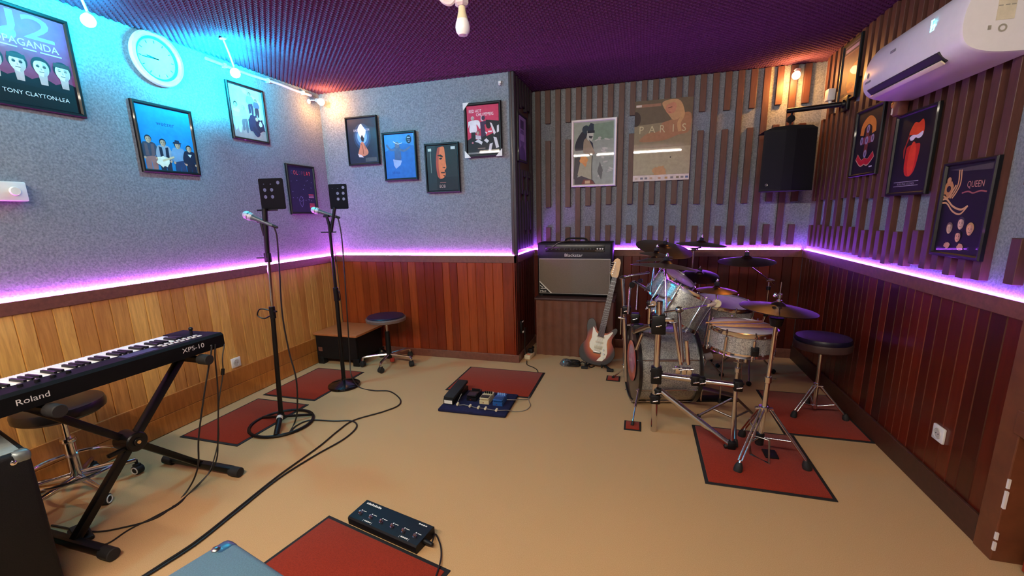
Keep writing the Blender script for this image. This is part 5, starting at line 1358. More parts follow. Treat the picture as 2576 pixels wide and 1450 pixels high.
# ------------------------------------------------------------------ ceiling bulb
cbp = V(-0.735, 1.845, 0)
bl = thing('ceiling_bulb', 'unlit white bulb hanging from a white fitting on the foam ceiling', 'bulb', (cbp.x, cbp.y, 2.12))
mb = MB().lathe([(0.0005, 0), (0.018, 0.004), (0.027, 0.016), (0.03, 0.032), (0.028, 0.048), (0.023, 0.062)], 28, cap=False); part('diffuser', mb, mat('frosted_white', (232, 230, 236), 0.3, coat=0.4, var=0.01), bl)
mb = MB().lathe([(0.0232, 0.06), (0.0195, 0.074), (0.0155, 0.092), (0.013, 0.118)], 28, cap=False); part('neck', mb, M_CREAM, bl)
fx = thing('bulb_fitting', 'white hexagonal bulb socket and arm fixed to the foam ceiling', 'lamp fitting', (cbp.x, cbp.y, 2.23))
mb = MB().lathe([(0.02, 0), (0.029, 0.008), (0.029, 0.028), (0.033, 0.036), (0.03, 0.06), (0.02, 0.065)], 6).cyl((0, 0, 0.06), (0, 0, 0.345), 0.009).lathe([(0.04, 0.33), (0.045, 0.345), (0.045, 0.348)], 20); part('socket', mb, mat('pinkish_white_socket', (206, 190, 196), 0.4, var=0.05), fx)
mb = MB().tube(smooth_line([(-0.02, 0, 0.045), (-0.05, 0.0, 0.02), (-0.085, 0, 0.04), (-0.1, 0, 0.09), (-0.1, 0, 0.34)]), 0.0115); part('bent_arm', mb, mat('pinkish_white_socket'), fx)

# ------------------------------------------------------------------ sockets, clock and wall box
def socket(label, x, y, z, nrm):
    t = thing('wall_socket', label, 'socket', (x, y, z), PI / 2 if nrm > 0 else -PI / 2, 'white wall sockets on the boards')
    mb = MB().box((-0.04, -0.012, -0.038), (0.04, 0.0, 0.038), 0.004); part('plate', mb, M_WHITE, t)
    mb = MB().lathe([(0.0005, 0.002), (0.02, 0.002), (0.022, 0.0), (0.025, 0.0035), (0.027, 0.0)], 26, frame((0, -0.0115, 0), (0, -1, 0)), cap=False); part('well', mb, mat('grey_white_well', (186, 182, 174), 0.5), t)
    mb = MB().cyl((-0.008, -0.0145, 0), (-0.008, -0.013, 0), 0.003, n=8).cyl((0.008, -0.0145, 0), (0.008, -0.013, 0), 0.003, n=8); part('pin_holes', mb, M_BLACK, t)
socket('white round socket low on the yellow boards of the left wall', XL + 0.0, 2.497, 0.305, 1)
socket('white round socket low on the red brown boards of the right wall', XR - 0.0, 2.392, 0.325, -1)

ck = thing('wall_clock', 'round pale wall clock with a white rim high on the left wall', 'clock', (XL - 0.018, 2.303, 2.43), PI / 2)
Mc = frame((0, 0, 0), (0, -1, 0))
mb = MB().lathe([(0.13, 0), (0.16, 0.0), (0.165, 0.012), (0.158, 0.03), (0.14, 0.034), (0.131, 0.024), (0.13, 0.006)], 56, Mc, cap=False); part('rim', mb, mat('clock_rim', (236, 238, 240), 0.35, coat=0.3, var=0.02), ck)
mb = MB().lathe([(0.0005, 0.006), (0.118, 0.006)], 48, Mc, cap=False); fc = part('face', mb, mat('clock_face', (212, 216, 216), 0.4, coat=0.6, var=0.02), ck)
mb = MB().lathe([(0.117, 0.006), (0.118, 0.014), (0.13, 0.016), (0.133, 0.006)], 48, Mc, cap=False); part('inner_ring', mb, mat('clock_inner_ring', (60, 120, 140), 0.4), ck)
mb = MB()
for i in range(12):
    a = i * PI / 6
    mb.M = Mc @ Matrix.Rotation(a, 4, 'Z') @ Matrix.Translation((0, 0.1, 0.0068)); mb.box((-0.002, -0.008, 0), (0.002, 0.008, 0.0006))
part('hour_marks', mb, M_BLACK, fc)
for a, L_, w_ in ((1.45, 0.06, 0.0035), (1.62, 0.09, 0.0026)):
    mb = MB(); mb.M = Mc @ Matrix.Translation((0, 0, 0.009)) @ Matrix.Rotation(a, 4, 'Z'); mb.box((-w_, -0.012, 0), (w_, L_, 0.001)); part('hand', mb, M_BLACK, fc)

wbx = thing('dimmer_box', 'white dimmer box with a round knob at the left edge of the left wall', 'switch box', (XL - 0.02, 1.42, 1.52), PI / 2)
mb = MB().box((-0.09, -0.045, 0.0), (0.075, 0.0, 0.095), 0.006); part('box', mb, M_WHITE, wbx)
mb = MB().cyl((0.025, -0.045, 0.048), (0.025, -0.056, 0.048), 0.022, 0.02, 26); part('knob', mb, M_PAPERW, wbx)
hk = thing('wall_hook', 'tiny white clip near the ceiling on the plain felt wall', 'clip', (-1.205, YP + 0.018, 2.49))
mb = MB().box((-0.012, -0.012, 0), (0.012, 0.002, 0.02), 0.003).sphere((0.0, -0.012, -0.008), 0.011); part('clip', mb, M_WHITE, hk)

# ------------------------------------------------------------------ posters
class Art:
    """flat printed sheet: layers of coloured shapes in the sheet's own x,z metres"""
    def __init__(s, w_, h_, y, gloss=0.1):
        s.gloss = gloss
        s.mb, s.mats, s.w, s.h, s.y = MB(), [], w_, h_, y
    def _c(s, rgb):
        m = ink(rgb, s.gloss)
        if m not in s.mats:
            s.mats.append(m)
        s.mb.cur = s.mats.index(m)
        s.y -= 0.00004
        return s.y
    def poly(s, pts, rgb, soft=None):
        y = s._c(rgb)
        n = len(pts)
        if soft if soft is not None else (5 < n < 16 and not any(c in (0, 1) for p in pts for c in p)):          # round the outline of drawn shapes
            q = [V(a, b, 0) for a, b in pts]
            q = smooth_line([q[-2], q[-1]] + q + [q[0], q[1]], 4)[8:-8]
            pts = [(p.x, p.y) for p in q][:-1]
        for ax_, lim, sg in ((0, 0.0, 1), (0, 1.0, -1), (1, 0.0, 1), (1, 1.0, -1)):   # keep the print inside its sheet
            out = []
            for i in range(len(pts)):
                a, b = pts[i - 1], pts[i]
                ia, ib = (a[ax_] - lim) * sg >= 0, (b[ax_] - lim) * sg >= 0
                if ia != ib:
                    t_ = (lim - a[ax_]) / (b[ax_] - a[ax_])
                    out.append((a[0] + (b[0] - a[0]) * t_, a[1] + (b[1] - a[1]) * t_))
                if ib:
                    out.append(b)
            pts = out
        n = len(pts)
        if n < 3:
            return s
        q = [(x * s.w, z * s.h) for x, z in pts]
        if sum(q[i][0] * q[(i + 1) % n][1] - q[(i + 1) % n][0] * q[i][1] for i in range(n)) < 0:
            q = q[::-1]
        s.mb.add([(x, y, z) for x, z in q], [tuple(range(n))])
        return s
    def rect(s, x0, z0, x1, z1, rgb):
        return s.poly([(x0, z0), (x1, z0), (x1, z1), (x0, z1)], rgb)
    def ell(s, cx, cz, rx, rz, rgb, n=22, a0=0.0, tilt=0.0):
        """radii: fractions of the sheet's width for both"""
        k = s.w / s.h
        pts = []
        for i in range(n):
            a = 2 * PI * i / n
            x, z = rx * math.cos(a), rz * math.sin(a)
            pts.append((cx + x * math.cos(tilt) - z * math.sin(tilt), cz + k * (x * math.sin(tilt) + z * math.cos(tilt))))
        return s.poly(pts, rgb)
    def stroke(s, pts, wd, rgb, smooth=True):
        P = [V(x * s.w, z * s.h, 0) for x, z in pts]
        if smooth:
            P = smooth_line(P, 6)
        y = s._c(rgb)
        n = len(P)
        L_, R_ = [], []
        for i in range(n):
            t = (P[min(i + 1, n - 1)] - P[max(i - 1, 0)]).normalized()
            nr = V(-t.y, t.x, 0) * wd * s.w / 2
            L_.append(P[i] + nr); R_.append(P[i] - nr)
        vs_ = [(p.x, y, p.y) for p in L_ + R_]
        s.mb.add(vs_, [(i, n + i, n + i + 1, i + 1) for i in range(n - 1)])
        return s
    def text(s, t, x, z, size, rgb, al='c', sx=1.0):
        y = s._c(rgb)
        s.mb.text(t, x * s.w, z * s.h, size * s.h, y, al, sx)
        return s
    def blot(s, cx, cz, rx, rz, rgb, seed=1, n=18, j=0.25):
        r_ = random.Random(seed)
        k = s.w / s.h
        return s.poly([(cx + rx * math.cos(2 * PI * i / n) * (1 + r_.uniform(-j, j)), cz + k * rz * math.sin(2 * PI * i / n) * (1 + r_.uniform(-j, j))) for i in range(n)], rgb)
    def head(s, cx, cz, r, skin, hair, beard=None, hat=None, glasses=None):
        k = s.w / s.h
        s.ell(cx, cz + 0.25 * r * k, r * 1.08, r * 1.15, hair)
        s.ell(cx, cz, r * 0.86, r * 1.15, skin)
        if beard:
            s.ell(cx, cz - 0.72 * r * k, r * 0.6, r * 0.48, beard)
        s.rect(cx - r * 0.3, cz - 0.62 * r * k, cx + r * 0.3, cz - 0.5 * r * k, tuple(int(c * 0.55) for c in skin))
        g = glasses or tuple(int(c * 0.3) for c in skin)
        sh = tuple(int(c * 0.82) for c in skin)
        s.poly([(cx + r * 0.1, cz + 0.9 * r * k), (cx + r * 0.7, cz + 0.6 * r * k), (cx + r * 0.86, cz), (cx + r * 0.55, cz - 0.85 * r * k), (cx + r * 0.1, cz - 1.1 * r * k), (cx + r * 0.3, cz - 0.2 * r * k)], sh)
        for d_ in (-1, 1):
            s.ell(cx + d_ * r * 0.36, cz + 0.14 * r * k, r * 0.2, r * (0.16 if glasses else 0.055), g, 10)
            s.poly([(cx + d_ * r * 0.12, cz + 0.3 * r * k), (cx + d_ * r * 0.36, cz + 0.4 * r * k), (cx + d_ * r * 0.62, cz + 0.3 * r * k), (cx + d_ * r * 0.36, cz + 0.33 * r * k)], hair)
        s.poly([(cx - r * 0.86, cz + 0.3 * r * k), (cx - r * 0.6, cz + 0.75 * r * k), (cx, cz + 0.9 * r * k), (cx + r * 0.6, cz + 0.75 * r * k), (cx + r * 0.86, cz + 0.3 * r * k), (cx + r * 0.8, cz + 1.0 * r * k), (cx, cz + 1.35 * r * k), (cx - r * 0.8, cz + 1.0 * r * k)], hair)
        s.poly([(cx - r * 0.08, cz + 0.05 * r * k), (cx + r * 0.12, cz - 0.32 * r * k), (cx - r * 0.1, cz - 0.3 * r * k)], tuple(int(c * 0.75) for c in skin))
        if hat:
            s.ell(cx, cz + 0.78 * r * k, r * 1.5, r * 0.32, hat)
            s.poly([(cx - r * 0.85, cz + 0.8 * r * k), (cx - r * 0.7, cz + 1.7 * r * k), (cx + r * 0.7, cz + 1.7 * r * k), (cx + r * 0.85, cz + 0.8 * r * k)], hat)
        return s
    def person(s, x, z, h, shirt, pants, skin=(206, 160, 130), hair=(40, 28, 24), hat=None, wide=1.0, vest=None):
        """standing figure, feet at z, height h as a fraction of the sheet's height"""
        wd = h * s.h / s.w * 0.13 * wide
        s.poly([(x - wd * 0.95, z), (x - wd, z + 0.5 * h), (x + wd, z + 0.5 * h), (x + wd * 0.95, z), (x + wd * 0.2, z), (x, z + 0.4 * h), (x - wd * 0.2, z)], pants)
        s.poly([(x - wd, z + 0.47 * h), (x - wd * 1.3, z + 0.8 * h), (x - wd * 0.4, z + 0.86 * h), (x + wd * 0.4, z + 0.86 * h), (x + wd * 1.3, z + 0.8 * h), (x + wd, z + 0.47 * h)], shirt)
        for d_ in (-1, 1):
            s.poly([(x + d_ * wd * 1.3, z + 0.8 * h), (x + d_ * wd * 1.75, z + 0.6 * h), (x + d_ * wd * 1.3, z + 0.46 * h), (x + d_ * wd * 1.0, z + 0.48 * h), (x + d_ * wd * 1.2, z + 0.62 * h), (x + d_ * wd * 0.9, z + 0.75 * h)], shirt)
            s.ell(x + d_ * wd * 1.15, z + 0.45 * h, wd * 0.25, wd * 0.25, skin, 10)
        if vest:
            s.poly([(x - wd * 0.9, z + 0.5 * h), (x - wd * 0.95, z + 0.82 * h), (x - wd * 0.35, z + 0.8 * h), (x - wd * 0.2, z + 0.5 * h)], vest)
            s.poly([(x + wd * 0.9, z + 0.5 * h), (x + wd * 0.95, z + 0.82 * h), (x + wd * 0.35, z + 0.8 * h), (x + wd * 0.2, z + 0.5 * h)], vest)
        s.head(x, z + 0.92 * h, wd * 0.62, skin, hair, hat=hat)
        return s

def poster(label, wall, u0, u1, z0, z1, draw, frame_m=None, fw_=0.02, depth=0.02, off=0.0, bg=(10, 10, 12), group=None, name='poster', tilt=0.0, gloss=0.1):
    """u is measured along the wall from the viewer's left to right"""
    w_, h_ = abs(u1 - u0), z1 - z0
    if wall == 'left':
        loc, rz = (XL - FD + off, u0, z0), PI / 2
    elif wall == 'right':
        loc, rz = (XR + FD - off, u0, z0), -PI / 2
    elif wall == 'side':
        loc, rz = (XS - FD + off, u0, z0), PI / 2
    else:
        loc, rz = (u0, (YP if wall == 'step' else YB) + FD - off, z0), 0.0
    t = thing(name, label, 'poster', loc, rz, group)
    if frame_m:
        mb = MB()
        f = fw_
        prof = [(0, 0), (0, -depth * 0.7), (f * 0.25, -depth), (f * 0.7, -depth * 0.95), (f, -depth * 0.5), (f, 0)]
        def ringpts(d_, y):
            return [(d_, y, d_), (w_ - d_, y, d_), (w_ - d_, y, h_ - d_), (d_, y, h_ - d_)]
        vs_ = [p for d_, y in prof for p in ringpts(d_, y)]
        fs_ = [(j * 4 + i, j * 4 + (i + 1) % 4, (j + 1) * 4 + (i + 1) % 4, (j + 1) * 4 + i) for j in range(len(prof) - 1) for i in range(4)]
        mb.add(vs_, fs_); part('frame', mb, frame_m, t, angle=20)
        mb = MB().box((0.002, -0.004, 0.002), (w_ - 0.002, 0.0, h_ - 0.002)); part('backing', mb, mat('board_backing', (90, 74, 60), 0.8), t)
    else:
        fw_ = 0.0
    iw, ih = w_ - 2 * fw_, h_ - 2 * fw_
    a = Art(iw, ih, 0.0, gloss)
    a.rect(0, 0, 1, 1, bg)
    draw(a)
    y0 = -depth * 0.45 if frame_m else -0.003
    a.mb.v = [p + V(fw_, y0, fw_) for p in a.mb.v]
    a.mb.cur = 0
    if not frame_m:
        a.mb.box((0, -0.0029, 0), (iw, 0, ih))
    part('print', a.mb, a.mats, t, smooth=False)
    return t

M_FRB = mat('black_frame', (11, 11, 13), 0.45, coat=0.08, spec=0.3, var=0.1)
M_FRS = mat('silver_frame', (206, 206, 208), 0.25, metal=0.7, var=0.05)
M_FRW = mat('cream_frame', (220, 220, 222), 0.35, var=0.05)
SK = (214, 172, 146)

def d_pop(a):
    a.rect(0, 0.22, 1, 1, (130, 46, 78))
    a.text('U2', 0.0, 0.735, 0.36, (140, 200, 235), 'l', 1.75)
    a.text('POPAGANDA', 0.5, 0.635, 0.105, (205, 190, 215), 'c', 0.98)
    a.rect(0.06, 0.6, 0.42, 0.612, (190, 150, 180)); a.rect(0.48, 0.6, 0.62, 0.612, (190, 150, 180)); a.rect(0.66, 0.6, 0.9, 0.612, (190, 150, 180))
    a.poly([(0, 0.22), (0, 0.31), (0.12, 0.33), (0.25, 0.29), (0.37, 0.34), (0.5, 0.29), (0.62, 0.34), (0.76, 0.28), (0.9, 0.33), (1, 0.3), (1, 0.2)], (12, 14, 22))
    for x, g, h in ((0.14, None, None), (0.38, (30, 40, 46), (40, 50, 56)), (0.63, (70, 60, 60), None), (0.87, None, (60, 50, 50))):
        a.poly([(x - 0.05, 0.36), (x - 0.04, 0.25), (x + 0.04, 0.25), (x + 0.05, 0.36)], (190, 150, 145))
        a.head(x, 0.435, 0.1, (214, 176, 170), (30, 30, 40), glasses=g)
        if h:
            a.poly([(x - 0.1, 0.485), (x - 0.09, 0.53), (x + 0.09, 0.53), (x + 0.1, 0.485)], h)
    a.text('TONY CLAYTON-LEA', 0.52, 0.1, 0.062, (225, 225, 230), 'c', 0.98)
poster('large dark framed poster of four faces in a row at the upper left edge', 'left', 1.43, 1.845, 1.985, 2.48, d_pop, M_FRB, 0.022, group='framed posters on the left wall')

def d_blue(a):
    a.rect(0, 0, 1, 1, (30, 130, 190))
    a.text('weezer', 0.5, 0.72, 0.1, (14, 60, 110))
    a.person(0.13, -0.1, 0.62, (60, 66, 84), (160, 110, 104), hair=(30, 36, 50), vest=(100, 80, 86))
    a.person(0.39, -0.13, 0.62, (150, 156, 170), (40, 46, 62), hair=(20, 26, 40), vest=(24, 34, 54), hat=None)
    a.person(0.67, -0.14, 0.62, (120, 150, 180), (40, 60, 96), hat=(24, 44, 70))
    a.person(0.89, -0.14, 0.58, (22, 36, 56), (24, 34, 52))
    a.poly([(0.845, 0.3), (0.89, 0.25), (0.93, 0.3)], (226, 226, 230))
    a.blot(0.33, 0.14, 0.12, 0.1, (236, 228, 206), 5)
    a.stroke([(0.33, 0.15), (0.45, 0.19), (0.56, 0.23)], 0.035, (220, 190, 150))
poster('framed blue poster of four standing men, one holding a pale guitar', 'left', 2.09, 2.475, 1.715, 2.15, d_blue, M_FRB, 0.022, group='framed posters on the left wall')

def d_group(a):
    a.rect(0, 0, 1, 1, (206, 196, 206)); a.rect(0, 0, 1, 0.22, (178, 150, 148))
    a.poly([(0.35, 0.98), (0.42, 0.9), (0.9, 0.72), (0.95, 0.78), (0.5, 0.96)], (232, 226, 234))
    a.person(0.14, 0.12, 0.55, (220, 216, 226), (200, 192, 200), skin=(190, 150, 130))
    a.ell(0.16, 0.52, 0.12, 0.04, (240, 240, 244))
    a.person(0.36, 0.13, 0.5, (196, 186, 170), (120, 110, 120), hair=(190, 170, 130))
    a.person(0.6, 0.5, 0.42, (150, 160, 190), (60, 60, 86)); a.person(0.78, 0.48, 0.34, (96, 104, 140), (50, 50, 70))
    a.blot(0.66, 0.3, 0.19, 0.26, (44, 54, 84), 3); a.blot(0.84, 0.3, 0.13, 0.17, (34, 40, 66), 4)
    a.blot(0.85, 0.33, 0.05, 0.07, (220, 220, 230), 6)
    a.stroke([(0.6, 0.25), (0.7, 0.16), (0.78, 0.1)], 0.07, (44, 50, 76)); a.ell(0.74, 0.42, 0.045, 0.05, SK)
poster('framed pale group photo poster below the second cyan lamp', 'left', 2.79, 3.135, 2.02, 2.44, d_group, M_FRB, 0.02, group='framed posters on the left wall')

def d_cold(a):
    a.rect(0, 0, 1, 1, (34, 30, 62))
    x = 0.1
    for ch, c in zip('COLDPLAY', ((64, 70, 120), (236, 90, 90), (226, 90, 110), (64, 50, 90), (110, 60, 96), (220, 70, 80), (236, 80, 80), (240, 96, 90))):
        a.text(ch, x + 0.05, 0.83, 0.125, c, 'c', 0.72)
        x += 0.1
    r_ = random.Random(5)
    for i in range(16):
        a.ell(r_.uniform(0.08, 0.9), r_.uniform(0.2, 0.75), 0.012, 0.008, (150, 150, 200), 8)
    a.stroke([(0.4, 0.36), (0.31, 0.28), (0.4, 0.24), (0.49, 0.28), (0.4, 0.36)], 0.012, (120, 116, 160), False)
    a.stroke([(0.31, 0.28), (0.35, 0.18), (0.4, 0.12), (0.45, 0.18), (0.49, 0.28)], 0.012, (120, 116, 160))
    for z in (0.39, 0.36, 0.33, 0.18, 0.15, 0.12, 0.09):
        a.rect(0.72, z, 0.93, z + 0.014, (224, 90, 100) if z not in (0.33, 0.36) else (206, 150, 180))
poster('framed dark blue poster with pink lettering low on the left wall near the corner', 'left', 3.283, 3.635, 1.44, 1.885, d_cold, M_FRB, 0.02, group='framed posters on the left wall')

gp = 'black framed posters on the plain felt wall'
def d_hands(a):
    a.rect(0, 0, 1, 1, (34, 36, 56))
    for r, c in ((0.3, (40, 60, 90)), (0.24, (60, 96, 140)), (0.17, (120, 170, 210))):
        a.ell(0.5, 0.6, r, r * 1.25, c)
    a.text('DREAM THEATER', 0.5, 0.715, 0.07, (190, 184, 200), 'c', 0.8)
    a.poly([(0.5, 0.88), (0.36, 0.76), (0.42, 0.6), (0.5, 0.5), (0.6, 0.62), (0.64, 0.76)], (236, 240, 246))
    a.poly([(0.5, 0.64), (0.44, 0.57), (0.47, 0.49), (0.54, 0.48), (0.57, 0.55)], (40, 34, 44))
    a.poly([(0.32, 0.2), (0.38, 0.34), (0.44, 0.46), (0.52, 0.47), (0.6, 0.37), (0.68, 0.25), (0.62, 0.18), (0.46, 0.16)], (196, 120, 90))
    a.stroke([(0.46, 0.44), (0.5, 0.3), (0.5, 0.2)], 0.02, (120, 64, 50)); a.stroke([(0.56, 0.42), (0.6, 0.3)], 0.015, (130, 70, 54))
    a.poly([(0.3, 0.22), (0.34, 0.14), (0.5, 0.13), (0.44, 0.18)], (206, 190, 190))
    a.rect(0.56, 0.03, 0.95, 0.12, (70, 70, 76))
poster('framed dark poster with two raised hands under a white flame', 'step', -2.762, -2.415, 1.893, 2.335, d_hands, M_FRB, 0.018, off=0.02, group=gp, gloss=0.25)

def d_swim(a):
    a.rect(0, 0, 1, 1, (40, 104, 176)); a.poly([(0, 1), (1, 1), (1, 0.72), (0.6, 0.8), (0, 0.62)], (62, 134, 200))
    a.poly([(0.33, 0.72), (0.52, 0.72), (0.55, 0.46), (0.5, 0.4), (0.32, 0.42)], (70, 92, 130))
    a.stroke([(0.36, 0.66), (0.2, 0.66), (0.06, 0.78)], 0.06, (80, 100, 136)); a.stroke([(0.5, 0.66), (0.66, 0.62), (0.86, 0.7)], 0.06, (84, 106, 140))
    a.ell(0.43, 0.76, 0.08, 0.09, (96, 104, 130)); a.stroke([(0.3, 0.84), (0.45, 0.78), (0.6, 0.8)], 0.018, (220, 230, 236))
    a.poly([(0.26, 0.44), (0.56, 0.4), (0.5, 0.3), (0.34, 0.22), (0.28, 0.3)], (150, 170, 206))
    a.text('NIRVANA', 0.34, 0.1, 0.085, (24, 66, 126), 'c', 0.55)
    a.ell(0.83, 0.87, 0.09, 0.12, (18, 30, 56)); a.rect(0.78, 0.9, 0.88, 0.92, (180, 196, 216)); a.stroke([(0.79, 0.86), (0.87, 0.86), (0.81, 0.81), (0.87, 0.81)], 0.014, (180, 196, 216), False)
poster('framed bright blue poster with a floating figure and a dark oval badge', 'step', -2.375, -2.022, 1.733, 2.17, d_swim, M_FRB, 0.022, off=0.02, group=gp, gloss=0.25)

def d_face(a):
    a.rect(0, 0, 1, 1, (20, 22, 26)); a.rect(0.02, 0, 0.3, 1, (34, 42, 44)); a.rect(0.6, 0.3, 1, 1, (30, 36, 36))
    a.rect(0.12, 0.4, 0.14, 0.95, (120, 130, 120)); a.rect(0.05, 0.88, 0.16, 0.94, (190, 206, 190)); a.rect(0.8, 0.9, 0.94, 0.96, (200, 210, 206))
    a.poly([(0.36, 0.93), (0.56, 0.97), (0.6, 0.86), (0.62, 0.62), (0.63, 0.5), (0.57, 0.44), (0.6, 0.38), (0.58, 0.32), (0.5, 0.27), (0.38, 0.28), (0.32, 0.38), (0.3, 0.6), (0.32, 0.8)], (222, 120, 70))
    a.poly([(0.36, 0.93), (0.44, 0.95), (0.4, 0.75), (0.38, 0.5), (0.42, 0.28), (0.38, 0.28), (0.32, 0.38), (0.3, 0.6), (0.32, 0.8)], (176, 70, 50))
    a.poly([(0.34, 0.78), (0.46, 0.8), (0.54, 0.76), (0.52, 0.73), (0.42, 0.76)], (26, 18, 16)); a.ell(0.46, 0.71, 0.05, 0.028, (26, 18, 16))
    a.poly([(0.5, 0.52), (0.6, 0.52), (0.6, 0.49), (0.54, 0.5)], (40, 22, 18)); a.poly([(0.44, 0.41), (0.58, 0.41), (0.57, 0.38), (0.46, 0.385)], (50, 24, 20)); a.poly([(0.5, 0.35), (0.58, 0.34), (0.56, 0.3)], (60, 28, 22))
    a.text('BOB', 0.48, 0.06, 0.1, (180, 150, 140), 'c', 0.8); a.rect(0.4, 0.17, 0.6, 0.185, (150, 90, 80))
poster('framed black poster of a large orange half lit face', 'step', -1.943, -1.6, 1.607, 2.043, d_face, M_FRB, 0.02, off=0.02, group=gp, gloss=0.25)

def d_red(a):
    a.rect(0, 0, 1, 1, (196, 50, 84))
    a.poly([(0, 0), (0, 0.3), (0.15, 0.36), (0.3, 0.3), (0.5, 0.42), (0.6, 0.7), (0.8, 0.68), (1, 0.66), (1, 0)], (26, 22, 26))
    a.text('RED HOT', 0.27, 0.86, 0.088, (236, 230, 232), 'c', 0.78); a.text('CHILI PEPPERS', 0.57, 0.785, 0.088, (236, 230, 232), 'c', 0.72)
    a.poly([(0.04, 0.68), (0.36, 0.7), (0.42, 0.58), (0.4, 0.52), (0.3, 0.62), (0.3, 0.46), (0.08, 0.46), (0.08, 0.62), (0.02, 0.54)], (228, 224, 228))
    a.rect(0.12, 0.26, 0.26, 0.46, (22, 18, 22)); a.head(0.18, 0.74, 0.05, (196, 170, 166), (190, 180, 180))
    a.stroke([(0.46, 0.78), (0.46, 0.7), (0.52, 0.68)], 0.035, (206, 180, 190)); a.ell(0.52, 0.74, 0.055, 0.06, (52, 30, 60)); a.poly([(0.42, 0.66), (0.6, 0.68), (0.62, 0.4), (0.44, 0.34)], (60, 34, 66))
    a.poly([(0.55, 0.6), (0.76, 0.64), (0.82, 0.42), (0.6, 0.36)], (206, 60, 84)); a.ell(0.68, 0.6, 0.085, 0.12, (34, 20, 26)); a.poly([(0.72, 0.64), (0.78, 0.62), (0.9, 0.42), (0.84, 0.38)], (226, 216, 220))
    a.poly([(0.56, 0.46), (0.64, 0.44), (0.6, 0.4)], (236, 230, 232)); a.rect(0.66, 0.44, 0.78, 0.47, (236, 220, 226))
    a.head(0.34, 0.44, 0.05, (200, 160, 150), (120, 60, 50)); a.poly([(0.26, 0.4), (0.42, 0.38), (0.44, 0.3), (0.26, 0.32)], (206, 196, 206))
    for p in ([(0.22, 0.26), (0.34, 0.31), (0.48, 0.25), (0.44, 0.19), (0.34, 0.24)], [(0.52, 0.28), (0.6, 0.32), (0.68, 0.26), (0.62, 0.22)], [(0.82, 0.34), (0.92, 0.32), (0.99, 0.12), (0.9, 0.1)], [(0.7, 0.2), (0.8, 0.22), (0.74, 0.06), (0.66, 0.06)], [(0.94, 0.56), (1.0, 0.58), (1.0, 0.44), (0.93, 0.42)]):
        a.poly(p, (214, 210, 214))
    a.ell(0.16, 0.24, 0.03, 0.03, (180, 110, 120)); a.poly([(0, 0), (1, 0), (1, 0.05), (0, 0.04)], (120, 116, 116)); a.rect(0.32, 0.11, 0.56, 0.125, (150, 130, 120))
t = poster('framed red poster of four posing figures with white corner mounts', 'step', -1.536, -1.192, 1.9, 2.352, d_red, M_FRB, 0.025, off=0.02, group=gp, gloss=0.25)
for px_, pz_, sx_, sz_ in ((0.0, 0.452, 1, -1), (0.0, 0.0, 1, 1), (0.344, 0.0, -1, 1)):
    mb = MB(); mb.prism([(px_ - 0.003 * sx_, pz_ - 0.003 * sz_), (px_ + 0.055 * sx_, pz_ - 0.003 * sz_), (px_ - 0.003 * sx_, pz_ + 0.06 * sz_)], -0.024, -0.0205); part('corner_mount', mb, M_WHITE, t, smooth=False)

def d_alc(a):
    a.rect(0, 0, 1, 1, (130, 120, 150)); a.rect(0.28, 0.72, 0.72, 0.92, (60, 50, 80)); a.ell(0.5, 0.5, 0.3, 0.28, (96, 86, 120)); a.rect(0.25, 0.44, 0.75, 0.6, (150, 140, 170)); a.poly([(0.1, 0.0), (0.2, 0.26), (0.5, 0.36), (0.8, 0.26), (0.95, 0.0)], (80, 70, 104)); a.rect(0.3, 0.66, 0.7, 0.68, (80, 70, 100))
poster('narrow framed violet lit poster on the dark slatted alcove wall', 'side', 3.872, 4.18, 1.86, 2.27, d_alc, M_FRB, 0.02, off=0.032)

